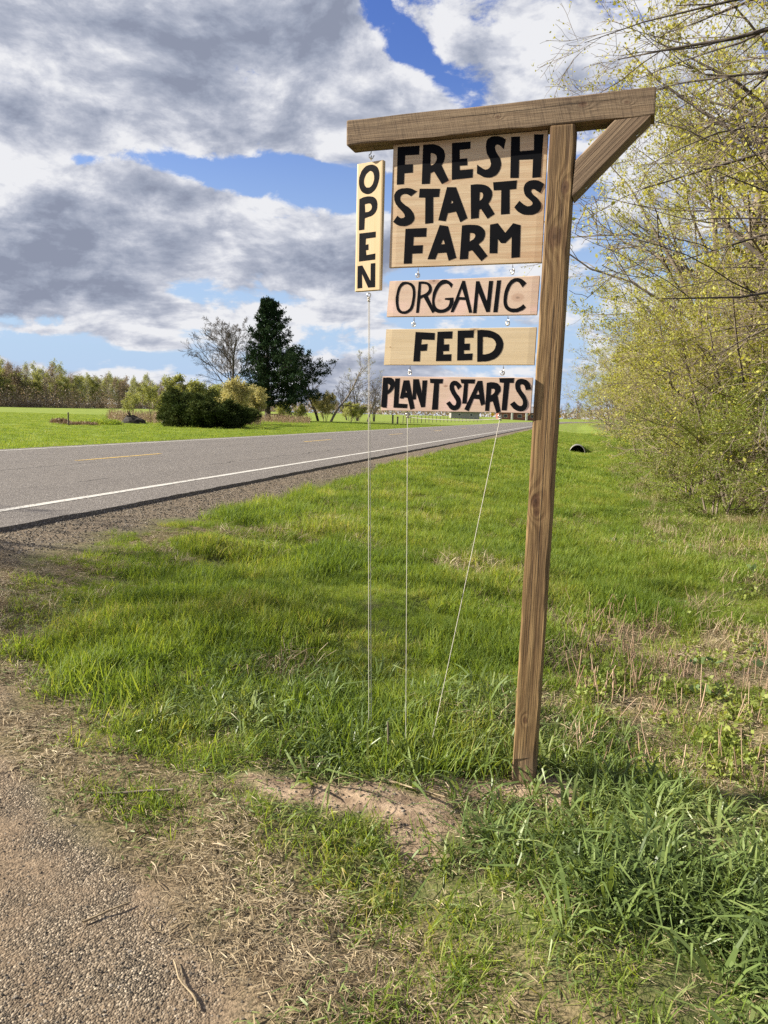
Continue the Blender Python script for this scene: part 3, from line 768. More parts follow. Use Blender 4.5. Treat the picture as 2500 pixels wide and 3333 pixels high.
LETTERS = dict(
 fresh="-5619,19555 -4798,19543 -4809,19234 -5327,19251 -5330,18939 -5035,18929 -5026,18643 -5343,18642 -5353,18267 -5617,18269|-4675,19555 -4389,19559s -4123,19496s -3928,19343s -3856,19150s -3882,18965s -3970,18814 -3701,18287 -3940,18175 -4244,18626 -4369,18574 -4386,18219 -4682,18223/-4379,19254 -4256,19226s -4163,19136s -4167,19005s -4244,18879s -4377,18828|-3617,19531 -2953,19529 -2944,19292 -3332,19278 -3313,18979 -3043,18981 -3042,18750 -3312,18751 -3307,18605 -2838,18609 -2835,18319 -3588,18295|-1723,19498 -1774,19182 -1903,19305s -2021,19358s -2083,19272s -2029,19103s -1905,18910s -1850,18704s -1888,18505s -2017,18348s -2228,18281s -2465,18323s -2686,18450 -2690,18747 -2556,18645s -2396,18559s -2261,18598s -2208,18730s -2254,18899s -2359,19091s -2407,19316s -2377,19515s -2245,19625s -2052,19638s -1877,19595s|-1539,19574 -1234,19556 -1216,19076 -743,19076 -756,19581 -446,19562 -471,18180 -757,18178 -756,18780 -1229,18797 -1221,18202 -1509,18218|-4844,17982 -5076,17824 -5183,17895s -5330,17924s -5455,17866s -5471,17720s -5341,17578s -5127,17430s -4976,17248s -4920,17052s -5007,16902s -5193,16815s -5425,16815s -5596,16874s -5726,16978 -5570,17184 -5433,17091s -5307,17111s -5301,17208s -5397,17329s -5593,17534s -5695,17734s -5701,17927s -5578,18074s -5357,18125s -5085,18100s|-4752,18068 -4008,18020 -4031,17741 -4247,17746 -4218,16862 -4514,16846 -4527,17748 -4775,17767|-3745,18056 -3422,18035 -2965,16961 -3221,16830 -3387,17207 -3685,17166 -3757,16896 -4024,16940/-3559,17599 -3508,17535 -3523,17498 -3595,17480|-2897,18084 -2632,18085s -2374,18039s -2193,17916s -2119,17725s -2158,17542s -2239,17416 -2000,17048 -2257,16901 -2500,17251 -2562,17229 -2566,16940 -2840,16935/-2562,17816 -2462,17784s -2438,17670s -2493,17562s -2565,17510|-2104,18114 -1282,18125 -1289,17839 -1519,17836 -1483,17027 -1785,17018 -1801,17835 -2073,17845|-343,17943 -456,17648 -592,17740s -709,17803s -774,17752s -720,17639s -542,17482s -420,17292s -430,17109s -556,16988s -781,16949s -1031,16988s -1209,17097s -1330,17234 -1159,17438 -1028,17327s -891,17253s -758,17256s -705,17327s -766,17422s -944,17579s -1021,17749s -1018,17932s -910,18053s -723,18095s -514,18056s|-5245,16701 -4452,16701 -4463,16393 -4929,16406 -4942,16111 -4574,16107 -4582,15824 -4966,15824 -4973,15480 -5277,15483|-3969,16773 -3665,16719 -3325,15613 -3598,15527 -3690,15812 -4018,15806 -4093,15592 -4392,15603/-3821,16286 -3762,16111 -3905,16106|-3156,16721 -2876,16729s -2576,16695s -2393,16581s -2314,16388s -2377,16184s -2531,16058 -2197,15639 -2419,15465 -2762,15859 -2889,15826 -2899,15559 -3193,15562/-2865,16452 -2725,16434s -2662,16348s -2717,16237s -2862,16148|-2154,16700 -1881,16732 -1610,16400 -1345,16704 -1083,16628 -1061,15554 -1350,15538 -1374,16251 -1586,16047 -1743,16054 -1854,16198 -1853,15716 -2133,15719",
 organic="-5171,14818s -5334,14773s -5460,14567s -5513,14262s -5496,13954s -5408,13760s -5241,13680s -5057,13696s -4877,13827s -4802,14055s -4771,14359s -4807,14626s -4946,14770s/-5148,14730s -5290,14658s -5386,14450s -5412,14183s -5384,13933s -5285,13789s -5141,13775s -4980,13868s -4905,14076s -4871,14323s -4899,14571s -5005,14700s|-4659,14811 -4442,14805s -4259,14743s -4162,14590s -4188,14421s -4304,14291 -4017,13736 -4116,13688 -4464,14257 -4575,14195 -4621,13708 -4731,13703/-4572,14733 -4378,14709s -4274,14593s -4302,14461s -4428,14370s -4579,14317|-3388,14681 -3446,14552 -3541,14674s -3661,14708s -3837,14637s -3969,14434s -4041,14191s -4034,14001s -3950,13867s -3808,13808s -3630,13843s -3515,13953s -3482,14122 -3669,14152 -3655,14208 -3347,14220 -3348,14006s -3432,13839s -3606,13721s -3824,13687s -4005,13736s -4099,13889s -4138,14117s -4108,14419s -3997,14661s -3843,14814s -3686,14850s -3506,14785s|-3047,14791 -2950,14788 -2655,13683 -2759,13669 -2905,14121 -3129,14140 -3329,13705 -3447,13707/-3054,14542 -2944,14222 -3152,14234|-2550,14758 -2434,14762 -2137,14056 -2090,14759 -1945,14762 -2015,13694 -2141,13689 -2450,14378 -2495,13661 -2615,13663|-1805,14766 -1657,14776 -1739,13682 -1892,13681|-776,14645 -903,14510 -1010,14652s -1125,14709s -1270,14622s -1374,14424s -1427,14169s -1410,13949s -1291,13818s -1102,13796s -954,13848s -847,13937 -756,13826 -874,13726s -1077,13667s -1285,13681s -1440,13773s -1534,13951s -1544,14245s -1473,14537s -1350,14734s -1186,14827s -999,14815s -865,14738s",
 feed="-4678,13005 -3956,12967 -3967,12720 -4447,12743 -4465,12563 -4220,12581 -4240,12340 -4478,12329 -4491,11959 -4736,11959|-3857,13004 -3307,13018 -3313,12765 -3618,12760 -3611,12555 -3413,12566 -3412,12330 -3626,12319 -3630,12205 -3321,12216 -3320,11969 -3890,11968|-3115,13035 -2531,13048 -2536,12790 -2863,12781 -2863,12582 -2657,12588 -2655,12355 -2862,12348 -2865,12227 -2546,12242 -2556,12001 -3108,11989|-2407,13047 -2146,13055s -1838,12996s -1583,12828s -1467,12586s -1505,12326s -1648,12122s -1910,11991s -2178,11953s -2371,11952/-2205,12814 -2020,12801s -1827,12737s -1725,12587s -1755,12401s -1883,12271s -2035,12215s -2188,12197",
 plant="-5810,11346 -5623,11359s -5457,11329s -5358,11194s -5373,10999s -5485,10842s -5628,10742 -5649,10290s -5720,10261s -5867,10286/-5625,11133 -5554,11095s -5531,11017s -5611,10879|-5345,11322 -5164,11332 -5196,10417 -4850,10404 -4862,10255 -5387,10264|-5022,11255 -4806,11265 -4576,10253 -4734,10200 -4853,10629 -4984,10643 -5016,10595 -5156,10601/-4923,10927 -4887,10823 -4940,10822|-4657,11298 -4446,11307 -4317,10800 -4311,11262 -4130,11272 -4180,10308 -4329,10297 -4521,10836 -4533,10584 -4663,10570|-4032,11326 -3545,11319 -3556,11163 -3687,11154 -3699,10233 -3923,10217 -3866,11163 -4015,11177|-2851,11068 -2980,10945 -3051,11066s -3111,11103s -3127,11008s -3043,10838s -2899,10669s -2853,10479s -2905,10307s -3039,10216s -3218,10243s -3404,10450 -3268,10537 -3165,10416s -3066,10399s -3031,10514s -3115,10665s -3240,10854s -3299,11063s -3233,11216s -3097,11262s -2958,11199s|-2904,11321 -2379,11318 -2389,11168 -2625,11173 -2649,10464 -2813,10461 -2761,11164 -2871,11181|-2280,11263 -2115,11272 -1986,10458 -2122,10398 -2197,10624 -2399,10639 -2568,10192 -2734,10253/-2249,10962 -2211,10793 -2319,10780|-1951,11199 -1780,11223s -1589,11195s -1470,11084s -1455,10917s -1551,10766 -1417,10206 -1563,10146 -1714,10557 -1816,10529 -1834,10219 -1976,10216/-1789,10987 -1695,10999s -1654,10933s -1688,10839s -1799,10762|-1520,11363 -994,11379 -1005,11208 -1155,11207 -1207,10255 -1385,10251 -1343,11205 -1495,11222|-392,11005 -572,10966 -627,11113s -723,11167s -776,11111s -732,10964s -593,10780s -497,10560s -517,10355s -642,10241s -811,10238s -964,10309s -1103,10463 -957,10570 -840,10461s -725,10414s -654,10483s -679,10631s -818,10814s -928,10998s -947,11183s -879,11313s -731,11352s -543,11298s -444,11170s",
 open="9,19026s -182,18983s -348,18825s -440,18576s -419,18313s -307,18119s -110,18017s 107,18033s 295,18190s 397,18456s 410,18691s 323,18899s 178,18997s/-9,18802s -151,18701s -229,18531s -206,18348s -91,18243s 53,18250s 161,18365s 204,18558s 161,18722s 73,18800s|-409,17869 -205,17919s 62,17918s 256,17837s 351,17667s 339,17429s 175,17245s -162,17170 -176,16763 -407,16763/-174,17663 20,17674s 118,17592s 121,17471s 3,17383s -152,17375|-380,16639 316,16650 312,16449 -95,16431 -104,16212 17,16223 22,16027 -85,16015 -66,15838 322,15870 318,15659 -376,15636|-431,15476 -229,15486 139,14896 137,15530 331,15529 344,14672 47,14664 -237,15187 -214,14670 -422,14661",
)


frame_root = empty('wooden_sign', tuple(F(0.0, 0.044, -0.31)))
tag(frame_root, 'tall brown timber post sign with crossbeam, diagonal brace and a big lettered board', 'sign')
inv = Matrix.Translation(-Vector(F(0.0, 0.044, -0.31)))


def kid(o, root=None):
    o.matrix_parent_inverse = inv if root is None else Matrix.Translation(-Vector(root.location)); return o


kid(timber('post', F(-0.0035, 0.044, -0.38), F(0.0225, 0.044, 1.970), E_, 0.083, 0.0885, M_post, frame_root, n=90, ch=0.005, seed=3))
beam = kid(timber('crossbeam', F(-0.747, 0.044, 2.0085), F(0.311, 0.044, 2.0175), (0, 0, 1), 0.0865, 0.0885, M_beam, frame_root, n=50, ch=0.004, seed=8, jit=0.0013))
# diagonal brace: a prism with mitred ends
def brace():
    poly = [(0.189, 1.9715), (0.300, 1.9725), (0.0665, 1.737), (0.0665, 1.852)]
    dr = np.array([1, 1])/math.sqrt(2); pr = np.array([-1, 1])/math.sqrt(2); o = np.array([0.0665, 1.795])
    V_, WC = [], []
    n = 24
    for x in np.linspace(0, 1, n):
        lo = np.array(poly[2])+(np.array(poly[1])-np.array(poly[2]))*x; hi = np.array(poly[3])+(np.array(poly[0])-np.array(poly[3]))*x
        c = 0.003*(0.5+vnoise(x*9, 2, 4))
        ends = x in (0.0, 1.0)
        for (pt, d, off) in ((hi, -c, 0.001), (hi, 0, 0.001+c), (hi, 0, .087-c), (hi, -c, .087), (lo, c, .087), (lo, 0, .087-c), (lo, 0, 0.001+c), (lo, c, 0.001)):
            pp = pt+pr*d; V_.append(F(pp[0], off, pp[1])); rel = pp-o; WC.append((rel@dr, rel@pr, off))
    k = 8; i = np.arange(n*k).reshape(n, k); j = np.roll(i, -1, 1)
    q = np.stack([i[:-1], j[:-1], j[1:], i[1:]], -1).reshape(-1, 4)
    caps = [(0, 3, 4, 7), (0, 1, 2, 3), (4, 5, 6, 7)]
    cq = [[i[0, a] for a in c[::-1]] for c in caps]+[[i[-1, a] for a in c] for c in caps]
    me = mesh_np('brace', np.array(V_), np.concatenate([q, np.array(cq)])); vattr(me, 'wc', np.array(WC, dtype=np.float32), 'FLOAT_VECTOR')
    return mk('brace', me, frame_root, M_brace)


br = kid(brace())
for (s_, z_) in ((0.262, 1.934), (0.108, 1.779)):
    # bolt head sunk in the underside of the brace
    wd = Wood(); nrm = np.array([1, -1])/math.sqrt(2)
    ring = []
    for off, rad in ((0.0012, 0.0085), (0.0, 0.0075), (-0.004, 0.0055), (-0.0042, 0.001)):
        c = F(s_+nrm[0]*off, 0.040, z_+nrm[1]*off); ring.append((c, rad))
    wd.add(np.array([[r_[0] for r_ in ring]]), np.array([[r_[1] for r_ in ring]]), 10)
    o = mk('bolt', wd.build('bolt'), br, M_zinc); pass

FARM = [(-0.5785, 1.9650), (-0.030, 1.9695), (-0.031, 1.536), (-0.584, 1.5365)]
farm = kid(slab('sign_board', FARM, 0.035, 0.020, M_farm, frame_root)); farm['label'] = 'big wooden board lettered FRESH STARTS FARM'
I4 = Matrix.Identity(4)


def kids_of(root_obj, inv_m):
    for c in root_obj.children: c.matrix_parent_inverse = inv_m


letters(LETTERS['fresh'], 0.035, farm)
kids_of(farm, Matrix.Identity(4))


def hook(at_, length, ang, parent):
    """open screw hook: shank then a three-quarter loop"""
    R = 0.0085; t_ = np.linspace(0, 1, 15)
    a = R_(ang); h = np.array([math.cos(a), math.sin(a), 0])
    pts = [at_, at_+np.array([0, 0, -(length-2*R)*.6])]
    c = at_+np.array([0, 0, -(length-R)])
    for th in np.radians(np.linspace(100, 370, 12)):
        pts.append(c+h*R*math.cos(th)+np.array([0, 0, R*math.sin(th)]))
    pts.append(pts[-1]+h*0.004+np.array([0, 0, 0.003]))
    pts = np.array(pts); rad = np.full(len(pts), 0.0019)
    o = mk('screw_hook', Wood().add(pts, rad, 7).build('screw_hook'), parent, M_zinc); return o


def eye(at_, length, ang, parent, sgn=1):
    R = 0.0075; a = R_(ang); h = np.array([math.cos(a), math.sin(a), 0])
    c = at_+np.array([0, 0, sgn*(length-R)])
    pts = [at_-np.array([0, 0, sgn*0.002]), at_+np.array([0, 0, sgn*(length-2*R)])]
    for th in np.linspace(-math.pi/2, 1.5*math.pi, 15): pts.append(c+h*R*math.cos(th)+np.array([0, 0, sgn*R*math.sin(th)]))
    pts = np.array(pts)
    o = mk('screw_eye', Wood().add(pts, np.full(len(pts), 0.0019), 7).build('screw_eye'), parent, M_zinc); return o


def hanging(name, corners, f0, m, text, label, below=None):
    cx = (corners[0][0]+corners[1][0])/2
    org = F(cx, f0+0.01, corners[0][1])
    b = slab(name, corners, f0, 0.0195, m, None); me = b.data
    me.transform(Matrix.Translation(-Vector(org))); b.location = org
    tag(b, label, 'sign board')
    im = Matrix.Translation(-Vector(org))
    letters(text, f0, b); kids_of(b, im)
    return b, im


ORG = [(-0.5771, 1.4859), (-0.0335, 1.4886), (-0.0367, 1.3572), (-0.5856, 1.3583)]
FEE = [(-0.581, 1.3112), (-0.0338, 1.3128), (-0.036, 1.184), (-0.5873, 1.182)]
PLA = [(-0.5837, 1.1394), (-0.0353, 1.1395), (-0.0379, 1.017), (-0.5878, 1.0147)]
b1, i1 = hanging('sign_board', ORG, 0.024, M_org, LETTERS['organic'], 'pinkish hanging wooden board lettered ORGANIC, directly below the big farm board')
b2, i2 = hanging('sign_board', FEE, 0.010, M_feed, LETTERS['feed'], 'yellowish hanging wooden board lettered FEED, between the organic and plant boards')
b3, i3 = hanging('sign_board', PLA, -0.012, M_plant, LETTERS['plant'], 'lowest hanging wooden board lettered PLANT STARTS in black')


def with_inv(o, im): o.matrix_parent_inverse = im; return o


def pair(s0, off0, z0, p0, im0, s1, off1, z1, p1, im1, seed):
    g = z0-z1
    a = 60+seed*37 % 90
    with_inv(hook(F(s0, off0, z0), g*0.70, a, p0), im0)
    with_inv(eye(F(s1, off1, z1), g*0.52, a+80, p1), im1)
pair(-.475, .045, 1.5365, farm, I4, -.473, .034, 1.4862, b1, i1, 1)
pair(-.131, .045, 1.536, farm, I4, -.129, .034, 1.4882, b1, i1, 2)
pair(-.482, .034, 1.3583, b1, i1, -.479, .020, 1.3114, b2, i2, 3)
pair(-.138, .034, 1.3574, b1, i1, -.136, .020, 1.3124, b2, i2, 4)
pair(-.488, .020, 1.1825, b2, i2, -.482, -.002, 1.1394, b3, i3, 5)
pair(-.144, .020, 1.1835, b2, i2, -.143, -.002, 1.1395, b3, i3, 6)
for s_, z_ in ((-.486, 1.0152), (-.144, 1.0166)): with_inv(eye(F(s_, -.002, z_), 0.020, 20, b3, -1), i3)
# the narrow OPEN board, turned a little about its hook
G = R_(29); PO = F(-0.6658, 0.044, 0); eo = np.array([math.cos(G), -math.sin(G), 0]); mo = np.array([math.sin(G), math.cos(G), 0])
def FO(s, off, z): return PO+eo*s+mo*(off-0.0095)+np.array([0, 0, z])
oc = [(-0.0537, 1.9118), (0.0556, 1.9128), (0.0551, 1.4560), (-0.0533, 1.4552)]
ob = slab('sign_board', oc, 0.0, 0.019, M_open, None, frame=FO); org = FO(0, 0.01, 1.912)
# grain runs down the board
wc = ob.data.attributes['wc'].data; buf = np.zeros(len(wc)*3, dtype=np.float32); wc.foreach_get('vector', buf); buf = buf.reshape(-1, 3)[:, [1, 0, 2]].copy(); wc.foreach_set('vector', buf.ravel())
ob.data.transform(Matrix.Translation(-Vector(org))); ob.location = org
tag(ob, 'narrow upright wooden board lettered OPEN, hanging from the left end of the crossbeam', 'sign board')
letters(LETTERS['open'], 0.0, ob, frame=FO); io = Matrix.Translation(-Vector(org)); kids_of(ob, io)
with_inv(hook(F(-0.6658, 0.044, 1.966), 0.040, 25, beam), I4)
with_inv(eye(FO(0.0, 0.0095, 1.9125), 0.024, 100, ob), io)
with_inv(eye(FO(0.003, 0.0095, 1.4555), 0.022, 30, ob, -1), io)


def hit(px, py):
    d = _f+_r*((px-1250)/FPX)-_u*((py-1666.5)/FPX); t_ = 1.0
    for _ in range(60):
        p = np.array([0, 0, CAM_H])+d*t_; t_ += (p[2]-float(ground_z(p[0], p[1])))/max(0.05, -d[2])*0.8
    return np.array([0, 0, CAM_H])+d*t_


def cord(pts, label, knots=(), r=0.0016):
    pts = np.array(pts, float); a = pts[0]
    wd = Wood()
    for p, q_ in zip(pts[:-1], pts[1:]):
        n = 12; t_ = np.linspace(0, 1, n)[:, None]
        sag = np.sin(t_*math.pi)*np.array([0, 0, -1])*np.linalg.norm((q_-p)[:2])*0.02
        wd.add(p+(q_-p)*t_+sag, np.full(n, r), 6)
    for kx in knots:
        th = np.linspace(0, 4*math.pi, 18); wd.add(np.array(kx)+np.stack([0.004*np.cos(th), 0.004*np.sin(th), np.linspace(-0.008, 0.008, 18)], -1), np.full(18, 0.0022), 6)
    me = wd.build('cord'); me.transform(Matrix.Translation(-Vector(a))); o = mk('cord', me, None, M_cord, a)
    return tag(o, label, 'cord', 'white cords tying the boards to the ground')


ea = FO(0.003, 0.0095, 1.437)
g1 = hit(1201, 2400); g2 = hit(1209, 2400)
cord([ea+np.array([-.002, 0, 0]), g1-np.array([0, 0, .02])], 'left strand of white cord running from the OPEN board down to the grass', knots=[ea+np.array([0, 0, -.012])], r=0.0013)
cord([ea+np.array([.002, .002, 0]), g2-np.array([0, 0, .02])], 'right strand of the doubled white cord under the OPEN board', r=0.0013)
k0 = F(-.486, -.002, 0.998); k1 = F(-.144, -.002, 0.998)
cord([k0, hit(1321, 2450)-np.array([0, 0, .02])], 'white cord hanging straight down from left of the lowest board', knots=[k0], r=0.0013)
cord([k1, hit(1395, 2450)-np.array([0, 0, .02])], 'white cord slanting down to the left from right of the lowest board', knots=[k1], r=0.0013)
cord([k0+np.array([0, 0, -.006]), k1+np.array([0, 0, -.004])], 'short white cord stretched level just under the lowest board', r=0.0013)



# ------------------------------------------------------------------ ground cover made of real blades
LIB = bpy.data.collections.new('ground_cover_kinds')        # sources for the scatters, not part of the scene itself
RNG = np.random.default_rng(7)


def blade_patch(name, n, rad, h, wdt, lean, m, curl=0.5, seg=3, flat=0.0, seed=0, clump=0.0, tmul=1.0):
    """n grass blades growing from a disc: h, wdt, lean are (lo, hi)"""
    r = np.random.default_rng(seed)
    a = r.random(n)*2*np.pi; q = np.sqrt(r.random(n))*rad
    base = np.stack([q*np.cos(a), q*np.sin(a), np.full(n, -0.012)], -1)
    H = r.uniform(*h, n); Wd = r.uniform(*wdt, n)
    la = r.random(n)*2*np.pi if not clump else a+r.normal(0, 1.0/clump, n)
    L = r.uniform(*lean, n); out = np.stack([np.cos(la), np.sin(la), np.zeros(n)], -1)
    fa = la+np.pi/2+r.normal(0, 0.6, n); side = np.stack([np.cos(fa), np.sin(fa), np.zeros(n)], -1)
    V_ = []; ts = np.linspace(0, 1, seg+1)
    cu = r.uniform(0.2, 1.0, n)*curl
    for t_ in ts:
        hor = L*t_+cu*t_*t_; ver = np.sqrt(np.maximum(0.03, 1-np.minimum(hor, .97)**2*0.9))*t_*(1-flat)-cu*0.35*t_**3
        p = base+out*(hor*H)[:, None]+np.array([0, 0, 1])*(ver*H)[:, None]
        ww = Wd*(1-t_**2.2*0.92)*(0.7+0.6*min(t_*3, 1))*0.5
        if t_ < 1: V_ += [p-side*ww[:, None], p+side*ww[:, None]]
        else: V_ += [p]
    V_ = np.stack(V_, 1); k = V_.shape[1]
    o = (np.arange(n)*k)[:, None]
    quads = np.concatenate([o+np.array([[2*i, 2*i+1, 2*i+3, 2*i+2]]) for i in range(seg-1)]) if seg > 1 else np.zeros((0, 4), int)
    tri = o+np.array([[2*seg-2, 2*seg-1, 2*seg]])
    me = mesh_np(name, V_.reshape(-1, 3), quads, tri, smooth=False) if len(quads) else mesh_np(name, V_.reshape(-1, 3), tri)
    tn = r.random(n)*tmul; vattr(me, 'tint', np.repeat(tn, k).astype(np.float32))
    me.materials.append(m); ob_ = bpy.data.objects.new(name, me); LIB.objects.link(ob_)
    return ob_


def litter_patch(name, n, rad, ln, wdt, m, seed=0, hmax=0.015):
    r = np.random.default_rng(seed)
    a = r.random(n)*2*np.pi; q = np.sqrt(r.random(n))*rad
    c = np.stack([q*np.cos(a), q*np.sin(a), r.random(n)*hmax+0.002], -1)
    b = r.random(n)*np.pi*2; L = r.uniform(*ln, n)[:, None]; d = np.stack([np.cos(b), np.sin(b), r.normal(0, 0.12, n)], -1)
    s_ = np.stack([-np.sin(b), np.cos(b), r.normal(0, .5, n)], -1)*r.uniform(*wdt, n)[:, None]*.5
    bend = np.array([0, 0, 1])*(L*r.uniform(0.0, .12, (n, 1)))
    V_ = np.stack([c-d*L*.5-s_, c-d*L*.5+s_, c+s_+bend, c-s_+bend, c+d*L*.5], 1)
    o = (np.arange(n)*5)[:, None]
    me = mesh_np(name, V_.reshape(-1, 3), o+np.array([[0, 1, 2, 3]]), o+np.array([[3, 2, 4]]))
    vattr(me, 'tint', np.repeat(r.random(n), 5).astype(np.float32)); me.materials.append(m)
    ob_ = bpy.data.objects.new(name, me); LIB.objects.link(ob_); return ob_


def stalk_patch(name, n, rad, h, r0, m, seed=0):
    r = np.random.default_rng(seed); wd = Wood()
    a = r.random(n)*2*np.pi; q = np.sqrt(r.random(n))*rad
    p0 = np.stack([q*np.cos(a), q*np.sin(a), np.full(n, -0.01)], -1)
    d = np.stack([r.normal(0, .22, n), r.normal(0, .22, n), np.ones(n)], -1)
    H = r.uniform(*h, n)
    P = walk(r, p0, d, H, 4, 0.05)
    wd.add(P, r.uniform(*r0, n)[:, None]*np.array([[1, .95, .9, .8]]), 4)
    me = wd.build(name); tint_const(me, r); me.materials.append(m); ob_ = bpy.data.objects.new(name, me); LIB.objects.link(ob_); return ob_


def weed_patch(name, stems, per, h, size, m, seed=0, rad=0.04, aspect=0.6):
    r = np.random.default_rng(seed)
    a = r.random(stems)*2*np.pi
    p0 = np.stack([np.cos(a)*rad*r.random(stems), np.sin(a)*rad*r.random(stems), np.zeros(stems)], -1)
    P = walk(r, p0, np.stack([np.cos(a)*.7, np.sin(a)*.7, np.ones(stems)], -1), r.uniform(*h, stems), 4, .2)
    me = leaves(r, sample(r, P, per, 0.15), 1, 0.004, size, name, aspect, up=0.5)
    me.materials.append(m); ob_ = bpy.data.objects.new(name, me); LIB.objects.link(ob_); return ob_


def scatter(name, x, y, protos, smin, smax, label, tilt=0.15, seed=0, zoff=0.0, sc=None):
    """one object: thousands of instances of the given patches standing on the ground"""
    r = np.random.default_rng(seed); n = len(x)
    z = ground_z(x, y)+zoff
    me = bpy.data.meshes.new(name); me.vertices.add(n); me.vertices.foreach_set('co', np.stack([x, y, z], -1).astype(np.float32).ravel())
    rot = np.stack([r.normal(0, tilt, n), r.normal(0, tilt, n), r.random(n)*2*np.pi], -1)
    vattr(me, 'rot', rot.astype(np.float32), 'FLOAT_VECTOR')
    s_ = r.uniform(smin, smax, n)*(1 if sc is None else sc); vattr(me, 'scl', s_.astype(np.float32))
    pick = r.integers(0, len(protos), n)
    c = bpy.data.collections.new(name+'_kinds')
    for i, p in enumerate(protos):
        c.objects.link(p)
    vattr(me, 'pick', pick.astype(np.int32), 'INT')
    g = bpy.data.node_groups.new(name, 'GeometryNodeTree')
    g.interface.new_socket('Geometry', in_out='INPUT', socket_type='NodeSocketGeometry'); g.interface.new_socket('Geometry', in_out='OUTPUT', socket_type='NodeSocketGeometry')
    gi = g.nodes.new('NodeGroupInput'); go = g.nodes.new('NodeGroupOutput')
    ci = g.nodes.new('GeometryNodeCollectionInfo'); ci.inputs['Collection'].default_value = c
    ci.inputs['Separate Children'].default_value = True; ci.inputs['Reset Children'].default_value = True
    ip = g.nodes.new('GeometryNodeInstanceOnPoints'); ip.inputs['Pick Instance'].default_value = True

    def na(nm, typ):
        q_ = g.nodes.new('GeometryNodeInputNamedAttribute'); q_.data_type = typ; q_.inputs['Name'].default_value = nm; return q_.outputs['Attribute']
    g.links.new(gi.outputs[0], ip.inputs['Points']); g.links.new(ci.outputs[0], ip.inputs['Instance'])
    g.links.new(na('pick', 'INT'), ip.inputs['Instance Index'])
    g.links.new(na('rot', 'FLOAT_VECTOR'), ip.inputs['Rotation']); g.links.new(na('scl', 'FLOAT'), ip.inputs['Scale'])
    g.links.new(ip.outputs[0], go.inputs[0])
    o = mk(name, me); md = o.modifiers.new('scatter', 'NODES'); md.node_group = g
    tag(o, label, kind='stuff'); return o


def cand(n, u0, u1, v0, v1, seed, vpow=1.0, margin=0.22):
    r = np.random.default_rng(seed)
    u = r.uniform(u0, u1, n); v = v0+(v1-v0)*r.random(n)**vpow
    x, y = to_xy(u, v); k = seen(x, y, ground_z(x, y), margin)
    return x[k], y[k], r.random(k.sum())


def post_clear(x, y): return np.hypot(x-0.56, y-2.75) > 0.075


fine = [blade_patch('fine_grass', 60, 0.09, (.04, .10), (.002, .0038), (0.05, .45), M_grass, .35, seed=s) for s in range(4)]
fine_t = [blade_patch('tall_fine_grass', 45, 0.07, (.08, .165), (.0028, .005), (0.05, .45), M_grass, .45, seed=10+s) for s in range(4)]
coarse = [blade_patch('coarse_grass', 13, 0.04, (.07, .19), (.0045, .0095), (0.1, .8), M_coarse, .85, seg=4, seed=20+s, clump=1.0) for s in range(6)]
short = [blade_patch('short_grass', 22, 0.05, (.02, .075), (.002, .0036), (0.2, .8), M_grass, .4, seg=2, seed=30+s) for s in range(3)]
straws = [litter_patch('straw_litter', 34, 0.07, (.012, .06), (.001, .0026), M_straw, seed=s) for s in range(4)]
mixed = [litter_patch('leaf_litter', 18, 0.07, (.015, .05), (.002, .0045), M_coarse, seed=40+s, hmax=.02) for s in range(2)]
farp = [blade_patch('far_grass', 110, 0.30, (.06, .13), (.007, .012), (0.05, .4), M_grass, .35, seg=2, seed=50+s) for s in range(4)]
lawnp = [blade_patch('meadow_grass', 120, 0.5, (.05, .12), (.014, .026), (0.05, .4), M_grass, .3, seg=1, seed=60+s, tmul=.85) for s in range(4)]
stalks = [stalk_patch('dead_stalk', 4, 0.06, (.06, .19), (.0014, .0028), M_stalk, seed=s) for s in range(4)]
weeds = [weed_patch('leafy_weed', 6, 7, (.04, .12), .026, M_weed, seed=s) for s in range(4)]
docks = [weed_patch('dock_plant', 5, 3, (.05, .10), 0.055, M_dock, seed=s+9, aspect=.7) for s in range(2)]

# verge: upright green grass between the shoulder and the ditch, thinning where it is dry
x, y, rr = cand(25000, -4.1, 1.8, 1.2, 7.5, 1)
u, v, gravel, dirt, straw, clear, nz, n2 = zones(x, y)
e = v-drive_edge(u)
dens = sstep(e+nz*.9, 0.22, 0.85)*(1-clear*0.93)*(1-dirt)*(1-sstep(-u-nz*0.6, 3.25, 3.7))*(v > 2.6+(u > -0.3)*.3)
dens *= 0.30+0.70*sstep(fbm(x*2.1, y*2.1, 77, 3), .38, .58)
dens = dens*(0.30+0.70*sstep(v+nz, 3.0, 3.8))
k = (rr < dens) & post_clear(x, y)
hs = 0.45+1.0*sstep(fbm(x*1.6, y*1.6, 91, 3), .3, .7)
hs = hs*(0.55+0.45*sstep(-np.abs(u+1.0)+2.4, 0, 1.0))
scatter('verge_grass', x[k], y[k], fine, .8, 1.25, 'lush green grass on the verge beside the road', .2, 1, sc=hs[k])
x, y, rr = cand(11000, -3.4, 1.2, 2.6, 8, 2)
u, v, gravel, dirt, straw, clear, nz, n2 = zones(x, y)
k = (rr < sstep(fbm(x*1.6, y*1.6, 99, 3), .42, .62)*(1-clear)*(1-dirt)*sstep(u+nz, -2.9, -2.0)*sstep(v+nz*.8, 2.95, 3.5)) & post_clear(x, y)
scatter('tall_verge_grass', x[k], y[k], fine_t, .6, 1.05, 'taller tufts of green grass on the verge', .2, 2)
x, y, rr = cand(17000, -4.1, 2.6, 7, 16, 3)
u, v, gravel, dirt, straw, clear, nz, n2 = zones(x, y)
k = rr < (1-clear*.45)*(1-sstep(-u-nz*0.6, 3.25, 3.7))*(.75+.25*sstep(fbm(x*1.2, y*1.2, 77, 3), .4, .6))
